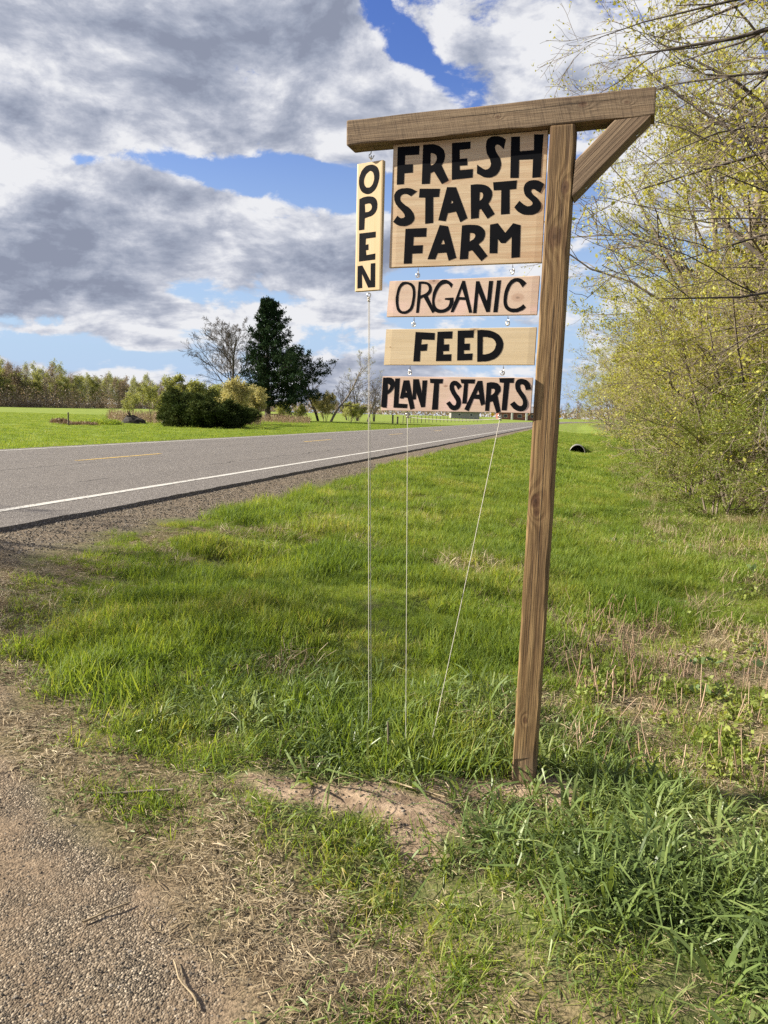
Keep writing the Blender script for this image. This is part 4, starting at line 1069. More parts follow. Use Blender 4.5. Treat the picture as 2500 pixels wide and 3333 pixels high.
scatter('verge_turf', x[k], y[k], fine_t+fine, .75, 1.2, 'green grass along the ditch further down the verge', .2, 3)
x, y, rr = cand(12500, -3.7, 3.0, 15, 75, 4, 1.5)
u, v, *_z = zones(x, y)
k = (rr < 0.9)
scatter('far_verge_grass', x[k], y[k], farp, .6, 1.0, 'distant green grass of the verge beside the road', .15, 4)
# the meadow across the road
r = np.random.default_rng(5); n = 26000
uu = -13.3-72*r.random(n)**1.7; vv_ = 8+95*r.random(n)**1.3
x, y = to_xy(uu, vv_); k = seen(x, y, ground_z(x, y), .1)
scatter('meadow_grass', x[k], y[k], lawnp, .55, 1.0, 'short bright green grass of the field across the road', .1, 5)
# coarse broad-bladed grass in the right foreground and round the foot of the post
x, y, rr = cand(9000, -1.2, 2.6, 1.0, 3.7, 6)
u, v, gravel, dirt, straw, clear, nz, n2 = zones(x, y)
right = sstep(x+nz*.4-0.15*(2.2-y), 0.22, 0.75)
edge_ = sstep(v-drive_edge(u)+nz*.8, .3, .9)
dens = np.maximum(np.maximum(right, 0.16*edge_), .34*edge_*sstep(x+nz*.5, -.35, .15)*(y < 2.35))*(1-dirt*.95)*(1-clear*.9)*(.12+.70*sstep(fbm(x*3, y*3, 13, 3), .38, .62))*sstep(y+x*.35+nz, 1.55, 2.1)*(1-sstep(v+nz*.4, 2.72, 2.95)*sstep(u, -.15, .05))
k = (rr < dens) & post_clear(x, y)
scatter('coarse_grass', x[k], y[k], coarse, .65, 1.25, 'broad-bladed blue green grass in the right foreground', .3, 6)
# a fringe of the same round the bare soil and behind the cords
x, y, rr = cand(1500, -1.6, .3, 2.3, 3.5, 16)
u, v, gravel, dirt, straw, clear, nz, n2 = zones(x, y)
k = (rr < .55*sstep(v+nz*.5, 2.5, 2.8)*(1-dirt)) & post_clear(x, y)
scatter('fringe_grass', x[k], y[k], coarse, .5, .95, 'tufts of broad grass behind the bare soil patch', .35, 16)
# short thin grass and straw towards the gravel
x, y, rr = cand(26000, -4.2, 1.8, 0.9, 4.2, 7)
u, v, gravel, dirt, straw, clear, nz, n2 = zones(x, y)
e = v-drive_edge(u)
dens = sstep(e+nz*.8, 0.02, 0.40)*(1-dirt*.93)*(.10+.72*sstep(fbm(x*4, y*4, 23, 3), .44, .62))
k = (rr < dens*.8*(1-.45*sstep(x, -.1, .25))) & post_clear(x, y)
scatter('short_grass', x[k], y[k], short, .7, 1.4, 'thin short grass near the gravel', .3, 7)
x, y, rr = cand(36000, -4.4, 2.6, 0.8, 6.5, 8)
u, v, gravel, dirt, straw, clear, nz, n2 = zones(x, y)
e = v-drive_edge(u)
near = np.exp(-((e-0.06)/0.18)**2)*.75+0.17*sstep(e, 0, .4)*(v < 3.3)+0.5*np.exp(-((u+3.35)/.3)**2)+clear*.75
dens = near*(.35+.65*sstep(fbm(x*5, y*5, 63, 3), .40, .60))*(1-dirt*.45)*(1-gravel*(e < -.12)*.96)
k = (rr < dens) & post_clear(x, y)
scatter('straw_litter', x[k], y[k], straws, .6, 1.15, 'dry yellow straw and clippings along the gravel edge', .12, 8)
k2 = (rr > .9) & (gravel < .5) & (v < 4) & post_clear(x, y)
scatter('leaf_litter', x[k2], y[k2], mixed, .7, 1.2, 'cut green clippings lying on the ground', .15, 9)
# the rough clearing right of the ditch: cut stalks, low weeds, a few dock plants
x, y, rr = cand(9000, 0.1, 5.0, 3.0, 9.5, 10)
u, v, gravel, dirt, straw, clear, nz, n2 = zones(x, y)
c1 = clear*sstep(fbm(x*1.5, y*1.5, 33, 2), .38, .6)
k = (rr < c1*.16*(1-.6*sstep(v, 4.5, 6)))
scatter('dead_stalks', x[k], y[k], stalks, .7, 1.35, 'cut pinkish dead stalks standing in the rough clearing', .12, 10)
x, y, rr = cand(16000, 0.1, 5.5, 3.0, 12, 11)
u, v, gravel, dirt, straw, clear, nz, n2 = zones(x, y)
k = rr < clear*(.06+.60*sstep(fbm(x*2, y*2, 35, 3), .44, .62))
scatter('low_weeds', x[k], y[k], weeds+short, .6, 1.25, 'low bright green weeds in the rough clearing', .2, 11)
x, y, rr = cand(170, 0.5, 4.0, 3.3, 9, 12)
u, v, gravel, dirt, straw, clear, nz, n2 = zones(x, y)
k = rr < clear*.3
scatter('dock_plants', x[k], y[k], docks, .7, 1.2, 'broad leaved dock plants in the rough clearing', .1, 12)
x, y, rr = cand(9000, 0.9, 6.0, 5.0, 24, 13, 1.3)
u, v, gravel, dirt, straw, clear, nz, n2 = zones(x, y)
k = rr < clear*.85*(.3+.7*sstep(fbm(x*1.2, y*1.2, 36, 3), .42, .6))
scatter('dry_grass', x[k], y[k], [blade_patch('dry_grass', 34, .10, (.08, .22), (.002, .004), (.1, .8), M_straw, .6, seed=80+s) for s in range(3)], .6, 1.2, 'pale dry grass at the foot of the trees', .3, 13)

x, y, rr = cand(2600, -3.3, .8, 3.1, 11, 18)
u, v, gravel, dirt, straw, clear, nz, n2 = zones(x, y)
k = (rr < .9*sstep(fbm(x*1.9, y*1.9, 83, 3), .56, .68)) & post_clear(x, y)
scatter('dry_tufts', x[k], y[k], [blade_patch('dry_tuft', 30, .09, (.07, .17), (.002, .004), (.1, 1.0), M_straw, .7, seed=90+s) for s in range(3)], .6, 1.2, 'dry brown tufts among the green verge grass', .35, 18)

# loose stones on the gravel
def pebble(name, s, seed):
    r = np.random.default_rng(seed)
    import bmesh
    bm = bmesh.new(); bmesh.ops.create_icosphere(bm, subdivisions=1, radius=s)
    for q_ in bm.verts: q_.co = Vector([q_.co.x*1.2, q_.co.y, q_.co.z*.7])*float(r.uniform(.75, 1.2))
    me = bpy.data.meshes.new(name); bm.to_mesh(me); bm.free(); me.materials.append(M_peb)
    o = bpy.data.objects.new(name, me); LIB.objects.link(o); return o
m, t = mat('pebble'); M_peb = m
finish(t, t.ramp(t.rnd(), [(0, (0.04, 0.035, 0.028)), (.6, (0.11, 0.09, 0.065)), (1, (0.28, 0.24, 0.19))]), .85, t.bump(t.noise(t.pos(), 300, 2), .001, .6))
pebs = [pebble('gravel_stone', .003, s) for s in range(4)]; bigs = [pebble('shoulder_stone', .0075, 20+s) for s in range(4)]
x, y, rr = cand(60000, -4.5, .6, 0.7, 9, 14, 1.4)
u, v, gravel, dirt, straw, clear, nz, n2 = zones(x, y)
k = rr < gravel*(.10+.90*sstep(fbm(x*2.6, y*2.6, 71, 3), .35, .62))
scatter('gravel_stones', x[k], y[k], pebs, .45, 1.5, 'loose dark and tan stones of the gravel', .6, 14, sc=1+.0*x[k])
x, y, rr = cand(30000, -4.55, -3.1, 1.5, 16, 17, 1.5)
u, v, gravel, dirt, straw, clear, nz, n2 = zones(x, y)
k = rr < gravel*.9
scatter('shoulder_stones', x[k], y[k], bigs, .35, 1.5, 'coarse dark stones of the road shoulder', .6, 17)
x, y, rr = cand(5000, -1, 1.4, 1.9, 3.2, 15)
u, v, gravel, dirt, straw, clear, nz, n2 = zones(x, y)
k = rr < dirt*.9
scatter('soil_crumbs', x[k], y[k], [pebble('soil_crumb', .004, 40+s) for s in range(3)], .4, 1.6, 'crumbs of dug soil round the post', .6, 15)



# ------------------------------------------------------------------ trees and bushes
def tree(name, seed, H, trunk_r, limbs, leafmat, barkmat, twigmat, crown=(0.25, 1.0), spread=(30, 60), nlev=(6, 6, 5), leaf=(2, 3, .05, .05), lean=(0, 0), trop=0.03, lr=(0.45, 0.7),
         trunks=1, bend=.13, leaf_aspect=.6, tint_bias=0.0, cname='foliage', sides=6, topfrac=1.0, twig_r=0.003):
    """trunk > limbs > branches > twigs with leaves along the twigs"""
    r = np.random.default_rng(seed)
    root = empty(name)
    a = r.random(trunks)*2*np.pi
    off = 0.0 if trunks == 1 else 0.25
    p0 = np.stack([np.cos(a)*off, np.sin(a)*off, np.full(trunks, -0.15)], -1)
    d0 = np.stack([np.cos(a)*(0.3 if trunks > 1 else 0)+lean[0], np.sin(a)*(0.3 if trunks > 1 else 0)+lean[1], np.ones(trunks)], -1)
    T = walk(r, p0, d0, H*r.uniform(.8, 1, trunks)*topfrac, 9, .06, (0, 0, .02)); Tr = trunk_r*np.linspace(1, .22, 9)[None]*np.ones((trunks, 1))
    wt = Wood().add(T, Tr, 8)
    L1, R1 = spawn(r, T, Tr, limbs, crown[0], crown[1], spread, lr, 7, bend, (0, 0, trop), .55, .10)
    wt.add(L1, R1, sides-1)
    me = wt.build('trunk'); mk('trunk', me, root, barkmat)
    wb = Wood(); P, Rr = L1, R1; levs = [L1]
    for li, m_ in enumerate(nlev):
        P, Rr = spawn(r, P, Rr, m_, .15, 1.0, (22, 55), (.35, .62), 5 if li == 0 else 4, bend*1.3, (0, 0, trop*(1 if li == 0 else 1.5)), .6, .4)
        Rr = np.maximum(Rr, twig_r)
        wb.add(P, Rr, 4 if li == 0 else 3); levs.append(P)
    mk('branches', wb.build('branches'), root, twigmat)
    if leaf[0]:
        pts = np.concatenate([sample(r, P, leaf[0], .2), P[:, -1]])
        me = leaves(r, pts, leaf[1], leaf[2], leaf[3], 'leaf_clusters', leaf_aspect, tint_bias=tint_bias)
        me.name = 'foliage'; o = mk('foliage', me, root, leafmat)
    return root


def put(proto, loc, rz, sc, label, group=None, first=set()):
    """the first use moves the kind itself, later ones copy it with its parts"""
    if proto.name not in first:
        first.add(proto.name); o = proto; o.location = loc; o.rotation_euler = (0, 0, rz); o.scale = sc if hasattr(sc, '__len__') else (sc,)*3
        o['label'] = label
        if group: o['group'] = group
        return o
    return copy_thing(proto, loc, rz, sc, label, group)


def uvpt(u, v, dz=0):
    x, y = to_xy(u, v); return (float(x), float(y), float(ground_z(x, y))+dz)


# kinds for the tree line on the right
big_a = tree('budding_tree', 101, 9.0, .15, 11, M_bud, M_barkd, M_bark, (.16, .95), (30, 70), (6, 6, 4), (2, 3, .024, .048), lr=(.42, .62), trop=.03, twig_r=.0022); tag(big_a, cat='tree')
big_b = tree('budding_tree', 102, 10.0, .14, 10, M_bud2, M_bark, M_bark, (.2, .95), (25, 60), (6, 6, 4), (2, 3, .026, .050), lr=(.40, .60), trop=.05, twig_r=.0022); tag(big_b, cat='tree')
thick_a = tree('leafing_bush', 103, 3.2, .03, 8, M_green, M_bark, M_twig, (.0, .9), (30, 80), (5, 5, 3), (2, 3, .035, .042), trunks=5, trop=.0, twig_r=.0015); tag(thick_a, cat='bush')
thick_b = tree('leafing_bush', 104, 4.6, .045, 7, M_bud2, M_bark, M_twig, (.06, .95), (25, 65), (5, 5, 4), (1, 3, .03, .046), trunks=4, trop=.02, twig_r=.0018); tag(thick_b, cat='bush')
bare_r = tree('bare_thicket', 105, 4.8, .04, 7, M_bud, M_bark, M_twig, (.1, .95), (25, 70), (5, 5, 4), (1, 1, .03, .04), trunks=3, trop=-.02, lr=(.5, .8), twig_r=.0022); tag(bare_r, cat='bush')
pale_b = tree('catkin_bush', 106, 3.2, .03, 7, M_blossom, M_bark, M_twig, (.2, .95), (25, 60), (5, 5), (5, 3, .04, .05), trunks=3, trop=.03, twig_r=.002); tag(pale_b, cat='bush')

RT = np.random.default_rng(77)
TREES = [  # kind, u, v, scale, label
    (big_a, 3.6, 12.2, 1.2, 'budding tree at the front of the row, its crown rising behind the brace'),
    (big_b, 3.3, 16.4, 1.15, 'slim budding tree leaning out over the thicket between the first two trees'),
    (big_a, 6.3, 10.6, 1.3, 'tall budding tree filling the upper right corner'),
    (big_a, 4.9, 13.2, 1.25, 'tall budding tree behind the arching branches, nearest full trunk of the right-hand row'),
    (big_b, 3.9, 19.0, 1.2, 'budding tree with grey limbs standing second in the right-hand row'),
    (big_a, 6.6, 19.5, 1.5, 'tall budding tree set back behind the second tree of the right-hand row'),
    (big_b, 7.6, 12.5, 1.3, 'tall grey-limbed budding tree deep behind the bushes at the right picture edge'),
    (big_b, 4.0, 27.5, 1.25, 'olive budding tree overhanging the ditch near the culvert pipe'),
    (big_a, 5.8, 31.0, 1.5, 'budding tree set back from the culvert pipe'),
    (big_a, 4.4, 38.0, 1.0, 'budding tree standing just past the culvert bank'),
    (big_b, 4.6, 50.0, 1.05, 'budding tree half hidden down the row, well past the culvert bank'),
    (big_a, 5.0, 66.0, 1.05, 'budding tree further down the row, its crown just above the ditch end'),
    (big_b, 5.4, 85.0, 1.1, 'budding tree near the far end of the right-hand row'),
    (big_a, 6.0, 110.0, 1.1, 'farthest budding tree of the right-hand row'),
    (big_a, 9.0, 25.5, 1.7, 'tallest budding tree at the back of the right-hand wood')]
for kd_, u_, v_, s_, lb in TREES:
    put(kd_, uvpt(u_, v_), RT.random()*6.28, s_, lb, 'budding trees in the row right of the ditch')
BUSH = [
    (thick_a, 2.0, 11.8, .55, 'low bright green bush spilling onto the dry grass, nearest the ditch'),
    (thick_a, 2.9, 10.6, .60, 'low green bush at the front edge of the thicket'),
    (thick_a, 3.2, 11.9, .8, 'green bush right behind the dry grass'),
    (thick_a, 1.9, 14.0, .6, 'low green bush beside the ditch before the bend of the thicket'),
    (thick_b, 4.4, 12.9, 1.0, 'olive bush between the catkin bush and the first tree'),
    (thick_a, 2.3, 23.5, .7, 'small green bush on the ditch edge'),
    (bare_r, 2.6, 12.9, .75, 'bare twiggy bush at the front of the thicket'),
    (thick_b, 2.9, 12.6, .80, 'olive leafing bush at the front of the thicket, nearest the clearing'),
    (thick_a, 3.9, 10.6, .85, 'bright green leafing bush at the right picture edge above the dry grass'),
    (thick_a, 5.0, 10.2, 1.1, 'taller green leafing bush beyond the right picture edge'),
    (pale_b, 4.5, 11.6, 1.15, 'pale yellow catkin bush in the middle of the thicket'),
    (bare_r, 3.8, 13.4, 1.0, 'bare twiggy thicket behind the olive bush'),
    (thick_b, 2.6, 15.6, .85, 'olive leafing bush leaning towards the ditch'),
    (thick_a, 2.2, 18.5, .75, 'low green bush close to the ditch'),
    (bare_r, 3.3, 17.6, 1.05, 'bare twiggy thicket between two leafing bushes'),
    (thick_b, 2.9, 21.5, .95, 'olive leafing bush halfway to the culvert'),
    (thick_b, 2.7, 26.0, .9, 'olive leafing bush in front of the culvert bank'),
    (bare_r, 2.6, 30.5, .95, 'bare twiggy bush beside the culvert'),
    (thick_b, 3.0, 36.5, 1.0, 'olive bush on the culvert bank'),
    (thick_b, 3.2, 44.0, 1.1, 'far olive bush along the ditch, first past the bank'),
    (bare_r, 3.1, 54.0, 1.2, 'far bare bush along the ditch'),
    (thick_b, 3.5, 70.0, 1.3, 'far olive bush along the ditch, next to last'),
    (thick_b, 3.9, 92.0, 1.4, 'farthest olive bush along the ditch'),
    (thick_b, 5.6, 15.5, 1.2, 'tall olive bush filling the gap under the second tree'),
    (thick_b, 6.8, 12.0, 1.3, 'tall olive bush deep in the thicket at the right edge'),
    (bare_r, 5.9, 10.6, 1.3, 'bare thicket deep at the right edge'),
    (thick_b, 5.8, 23.0, 1.3, 'tall olive bush under the third tree')]
for kd_, u_, v_, s_, lb in BUSH:
    put(kd_, uvpt(u_, v_), RT.random()*6.28, (s_*1.05, s_*1.05, s_), lb, 'bushes under the right-hand trees')


put(big_b, (-14.2, 6.5, float(ground_z(-14.2, 6.5))), 1.1, (.75, .62, 1.05), 'budding tree beyond the left picture edge across the road, shading the verge')

# the near tree, trunk just outside the frame, whose arching limbs sweep in from the right
def arching_tree():
    r = np.random.default_rng(5)
    bx, by, bz = uvpt(5.9, 8.6)
    root = empty('arching_tree', (bx, by, bz)); tag(root, 'near tree whose dark arching limbs sweep in from the right edge above the thicket', 'tree')
    left = np.array([-N_[0], -N_[1]])
    T = walk(r, [[0, 0, -.2]], [[-.12, .0, 1]], [8.5], 9, .06, (0, 0, .02)); Tr = .17*np.linspace(1, .25, 9)[None]
    wt = Wood().add(T, Tr, 9)
    n = 20
    hts = np.linspace(1.6, 6.8, n); P0_ = np.stack([np.interp(hts, T[0][:, 2], T[0][:, 0]), np.interp(hts, T[0][:, 2], T[0][:, 1]), hts], -1)
    az_ = r.uniform(-1.0, .75, n); d = np.stack([left[0]*np.cos(az_)-left[1]*np.sin(az_), left[1]*np.cos(az_)+left[0]*np.sin(az_), r.uniform(.15, .65, n)], -1)
    L1 = walk(r, P0_, d, r.uniform(4.2, 6.2, n), 10, .09, (0, 0, -.07)); R1 = r.uniform(.034, .07, n)[:, None]*np.linspace(1, .08, 10)[None]
    wt.add(L1, R1, 6)
    wb = Wood()
    L2, R2 = spawn(r, L1, R1, 9, .18, 1, (18, 50), (.30, .55), 7, .10, (0, 0, -.05), .6, .2); wt.add(L2, R2, 5)
    mk('trunk', wt.build('trunk'), root, M_barkd)
    L3, R3 = spawn(r, L2, R2, 6, .12, 1, (20, 55), (.35, .6), 5, .12, (0, 0, -.03), .6, .4); R3 = np.maximum(R3, .003); wb.add(L3, R3, 3)
    L4, R4 = spawn(r, L3, R3, 4, .15, 1, (20, 60), (.35, .6), 4, .14, (0, 0, 0), .6, .5); R4 = np.maximum(R4, .002); wb.add(L4, R4, 3)
    mk('branches', wb.build('branches'), root, M_bark)
    pts = np.concatenate([sample(r, L4[::2], 1, .3), L4[::3, -1]])
    mk('foliage', leaves(r, pts, 3, .03, .032, 'foliage', .6), root, M_bud)
    return root


arching_tree()


def overhang():
    r = np.random.default_rng(15)
    bx, by, bz = uvpt(4.6, 5.4)
    root = empty('bare_tree', (bx, by, bz)); tag(root, 'bare tree outside the right edge whose thin twigs hang in at the very top', 'tree')
    T = walk(r, [[0, 0, -.2]], [[0, 0, 1]], [7.5], 8, .04); Tr = .12*np.linspace(1, .3, 8)[None]
    wt = Wood().add(T, Tr, 8); mk('trunk', wt.build('trunk'), root, M_barkd)
    left = np.array([-N_[0], -N_[1]])
    P0_ = T[0][[5, 6]]; d = np.array([[left[0]*1.0, left[1], .28], [left[0]+.1, left[1]+.15, .12]])
    L1 = walk(r, P0_, d, [4.3, 3.9], 9, .07, (0, 0, -.05)); R1 = np.array([[.03], [.026]])*np.linspace(1, .2, 9)[None]
    wb = Wood().add(L1, R1, 5)
    L2, R2 = spawn(r, L1, R1, 9, .3, 1, (25, 60), (.14, .26), 6, .16, (0, 0, -.10), .5, .3); wb.add(L2, R2, 4)
    L3, R3 = spawn(r, L2, R2, 4, .2, 1, (25, 60), (.35, .6), 5, .18, (0, 0, -.08), .6, .4); R3 = np.maximum(R3, .0016); wb.add(L3, R3, 3)
    mk('branches', wb.build('branches'), root, M_bark)
overhang()


# ------------------------------------------------------------------ across the road
def pine():
    r = np.random.default_rng(9)
    root = empty('pine_tree', spot(872, 103)); tag(root, 'tall dark green pine with long lower limbs reaching right, across the road', 'pine tree')
    H = 15.3
    T = walk(r, [[0, 0, -.3]], [[-.01, 0, 1]], [H], 10, .008); Tr = .42*np.linspace(1, .08, 10)[None]
    mk('trunk', Wood().add(T, Tr, 8).build('trunk'), root, M_barkd)
    P0_, d, L = [], [], []
    z = 1.9
    right = np.array([1.0, 0.0])
    while z < H-.2:
        n = int(r.integers(5, 8)); f = z/H
        a0 = r.random()*6.28
        for k in range(n):
            a_ = a0+k*6.28/n+r.normal(0, .2)
            # silhouette: narrow top, long arms low down on the right
            cosr = math.cos(a_)
            base_ = float(np.interp(f, [0, .12, .3, .45, .6, .8, .93, 1], [2.9, 3.5, 3.7, 3.5, 3.0, 2.1, 1.25, .5]))
            arm = base_*(0.7+0.4*r.random())
            if cosr > .35: arm *= float(np.interp(f, [0, .1, .2, .42, .5, 1], [1.7, 2.2, 2.5, 2.0, 1.3, 1.1]))
            P0_.append([0, 0, z]); d.append([math.cos(a_), math.sin(a_), .10+.6*f]); L.append(arm)
        z += r.uniform(.62, .95)
    T_ = np.array(P0_)
    L1 = walk(r, T_, np.array(d), np.array(L), 6, .07, (0, 0, .015)); R1 = np.full(len(L), .05)[:, None]*np.linspace(1, .25, 6)[None]
    L2, R2 = spawn(r, L1, R1, 11, .12, 1, (35, 65), (.24, .42), 4, .12, (0, 0, .03), .6, .4, plane=(1, 1, .25))
    wb = Wood().add(L1, R1, 4).add(L2, R2, 3); mk('branches', wb.build('branches'), root, M_barkd)
    pts = np.concatenate([sample(r, L2, 4, .1), sample(r, L1, 9, .2), L1[:, -1]])
    far_ = np.linalg.norm(L1[:, -1]-L1[:, 0], axis=1) > 4.3; far2 = np.repeat(far_, 11)
    pts = np.concatenate([pts, sample(r, L1[far_], 34, .12)+r.normal(0, .16, (34*far_.sum(), 3)), sample(r, L2[far2], 6, .1)])
    mk('foliage', leaves(r, pts, 6, .14, .36, 'foliage', .34, up=.5), root, M_pine)
    # dead limbs lying on the ground by the trunk
    P = walk(r, np.tile([[.4, -.2, .9]], (7, 1)), np.stack([r.uniform(.8, 1.2, 7), r.uniform(-.5, .1, 7), r.uniform(-.35, -.05, 7)], -1), r.uniform(2.2, 5.0, 7), 7, .08)
    P[:, :, 2] = np.maximum(P[:, :, 2], .05)
    wd = Wood().add(P, np.full((7, 1), .045)*np.linspace(1, .4, 7)[None], 5)
    P2, R2_ = spawn(r, P, np.full((7, 7), .03), 5, .2, 1, (25, 60), (.2, .4), 4, .1); wd.add(P2, R2_, 3)
    o = mk('dead_branch', wd.build('dead_branch'), None, MATS_dead, root.location); tag(o, 'reddish fallen dead branches lying beside the pine trunk', 'fallen branch')
MATS_dead = bark('dead_red_wood', (0.11, 0.06, 0.045), (0.24, 0.14, 0.10))
pine()

bare_big = tree('bare_tree', 201, 12.5, .20, 16, M_bud, M_barkd, M_barkd, (.25, .95), (30, 62), (8, 7, 6), (0, 0, 0, 0), lr=(.50, .72), trop=.07, twig_r=.011, bend=.10, topfrac=.9); tag(bare_big, cat='tree')
put(bare_big, spot(752, 112), 2.0, (1.32, 1.32, 1.14), 'large bare spreading tree just left of the pine')
bare_mid = tree('bare_tree', 202, 8.6, .16, 9, M_bud, M_barkd, M_barkd, (.2, .95), (20, 55), (5, 5, 4), (0, 0, 0, 0), lr=(.45, .7), trop=.05, twig_r=.011, trunks=2); tag(bare_mid, cat='tree')
put(bare_mid, spot(1042, 112), 1.0, 1.0, 'bare two-stemmed tree right of the pine')
lean_t = tree('bare_tree', 203, 10.5, .17, 8, M_bud2, M_bark, M_bark, (.3, .98), (25, 60), (5, 5, 3), (1, 1, .1, .10), lean=(.50, 0), lr=(.4, .65), trop=.02, twig_r=.011, bend=.12); tag(lean_t, cat='tree')
put(lean_t, spot(1075, 108), 0.0, 1.0, 'sparse tree leaning to the right with a few pale leaves')
for i, (px_, dd, sc_) in enumerate([(1132, 135, .62), (1165, 130, .80), (1192, 125, .72), (1218, 128, .68)]):
    put(bare_mid, spot(px_, dd), i*1.7+.4, sc_, ['small bare tree beyond the leaning tree', 'second small bare tree towards the white cord', 'bare rounded tree just left of the white cord', 'bare small tree just right of the white cord'][i], 'small bare trees across the road')
far_bush = tree('field_bush', 204, 3.1, .05, 9, M_dark, M_barkd, M_barkd, (.02, .95), (25, 75), (5, 5), (5, 5, .16, .16), trunks=5, trop=.02, twig_r=.008); tag(far_bush, cat='bush')
for i, (px_, dd, sx, sz) in enumerate([(606, 57, .9, .80), (655, 55.5, .92, .66), (705, 54.5, .9, .58), (750, 56, .7, .48), (785, 60, .6, .44), (582, 62, .8, .72)]):
    put(far_bush, spot(px_, dd), i*1.3, (sx, sx, sz), ['tallest dark green bush of the dense clump left of the pine', 'dark green bush second in the dense clump', 'dark green bush in the middle of the dense clump', 'low dark green bush at the right of the clump', 'small dark bush at the right end of the clump near the pine', 'dark bush behind the left end of the clump'][i], 'dark bushes across the road')
yel = tree('yellow_bush', 205, 4.0, .05, 8, M_blossom, M_bark, M_twig, (.1, .95), (20, 50), (5, 5), (4, 4, .12, .14), trunks=4, trop=.05, twig_r=.008); tag(yel, cat='bush')
put(yel, spot(752, 68), .3, (.95, .95, .95), 'yellowish flowering bush between the dark clump and the pine')
put(yel, spot(805, 74), 1.3, (.9, .9, .85), 'second yellowish bush close to the pine trunk', None)
put(yel, spot(1060, 109), 2.1, (.8, .8, 1.0), 'yellow green shoots round the foot of the leaning tree')
lime = tree('lime_bush', 206, 3.6, .05, 8, M_wood_far, M_bark, M_twig, (.1, .95), (20, 45), (5, 5), (4, 4, .12, .15), trunks=3, trop=.08, twig_r=.008); tag(lime, cat='bush')
put(lime, spot(590, 63), .3, (1.0, 1.0, .98), 'fresh lime green bush rising behind the dark clump')
put(lime, spot(700, 75), 2.3, (1.0, 1.0, .9), 'fresh lime green bush behind the middle of the dark clump')
for i, (px_, dd, sc_) in enumerate([(1140, 118, .75), (1165, 122, .7), (980, 112, .6), (925, 118, .7)]):
    put(lime, spot(px_, dd), i*1.1, sc_, ['green bush under the small bare trees', 'second green bush under the small bare trees', 'low green bush right of the pine', 'low pale bush behind the fallen branches'][i], 'low green bushes across the road')
young = tree('young_tree', 207, 3.3, .045, 9, M_wood_far, M_barkd, M_barkd, (.25, .98), (25, 50), (5, 4), (4, 4, .10, .13), lean=(-.12, 0), trop=.05, twig_r=.007); tag(young, cat='tree')
put(young, spot(492, 71), 0, (.8, .8, .95), 'small young tree with yellow green leaves beside the dark stump')
put(young, spot(432, 80), 2, .8, 'smaller leafy sapling left of the young tree')

# brown weeds in a band behind the stump: one mass
r = np.random.default_rng(31); wd = Wood(); n = 2600
px_ = r.uniform(355, 1010, n); dd = r.uniform(66, 96, n)+np.where(px_ > 850, 20, 0)
S3 = np.array([spot(a, b) for a, b in zip(px_, dd)]); hh = r.uniform(.5, 1.35, n)*(.6+.4*(fbm(px_/60, px_*0, 3)))
P = walk(r, S3, np.stack([r.normal(0, .18, n), r.normal(0, .18, n), np.ones(n)], -1), hh, 4, .08)
wd.add(P, np.full((n, 4), .010), 3)
o = mk('brown_weeds', wd.build('brown_weeds'), None, M_brown); tint_const(o.data, r); tag(o, 'band of dead brown weeds along the far edge of the field', kind='stuff')
o = mk('weed_heads', leaves(r, sample(r, P, 4, .3), 1, .12, .16, 'weed_heads', .35), None, M_brown); tag(o, 'feathery brown seed heads of the dead weeds', kind='stuff')

# the far wood: single trees, a few kinds
def wood_tree(nm, seed, H, lm, bm_, leafn, lw=.5):
    t_ = tree(nm, seed, H, .15, 12, lm, bm_, bm_, (.10, .98), (18, 45), (5, 5), leafn, lr=(.24, .40), trop=.06, twig_r=.03, leaf_aspect=.7); tag(t_, cat='tree'); return t_
wk = [wood_tree('wood_tree', 301, 14, M_wood_far, M_bark, (2, 3, .4, .34)), wood_tree('wood_tree', 302, 15, M_wood_far, M_birch, (2, 2, .35, .32)),
      wood_tree('wood_tree', 303, 14, M_wood_red, M_bark, (2, 2, .4, .30)), wood_tree('wood_tree', 304, 13, M_wood_red, M_bark, (1, 1, .4, .25))]
r = np.random.default_rng(44)
GL = ['tree of the far wood with pale green spring crown', 'slender pale-stemmed tree of the far wood', 'reddish budding tree of the far wood', 'almost leafless grey tree of the far wood']
rows = []
for px_ in np.arange(-160, 800, 8.5): rows.append((px_+r.uniform(-5, 5), np.interp(px_, [-160, 200, 560, 800], [262, 285, 400, 470])+r.uniform(-8, 8), 1.0))
for px_ in np.arange(-160, 860, 9.5): rows.append((px_+r.uniform(-6, 6), np.interp(px_, [-160, 200, 560, 800], [285, 310, 430, 500])+r.uniform(-8, 12), 1.12))
for px_ in np.arange(860, 1500, 15): rows.append((px_+r.uniform(-6, 6), r.uniform(520, 620), .62))
for px_ in np.arange(1560, 1960, 14): rows.append((px_+r.uniform(-6, 6), r.uniform(430, 520), .78))
for px_, dd, s_ in rows:
    near_red = (px_ > 360 and px_ < 620)
    k_ = r.choice(4, p=[.22, .18, .35, .25] if (near_red or px_ > 850) else [.45, .25, .12, .18])
    put(wk[k_], spot(px_, dd), r.random()*6.28, s_*.86*r.uniform(.78, 1.15), GL[k_], 'trees of the far wood')
n = 4200; px_ = r.uniform(-200, 900, n); dd = np.interp(px_, [-160, 200, 560, 800], [252, 275, 385, 455])+r.uniform(-8, 4, n)
S3 = np.array([spot(a, b) for a, b in zip(px_, dd)]); P = walk(r, S3, np.stack([r.normal(0, .2, n), r.normal(0, .2, n), np.ones(n)], -1), 1.0+6.5*r.random(n)**2, 4, .1)
o = mk('wood_undergrowth', leaves(r, sample(r, P, 7, .05), 1, .35, .55, 'wood_undergrowth', .5), None, M_wood_red); tag(o, 'brown undergrowth along the foot of the far wood', kind='stuff')

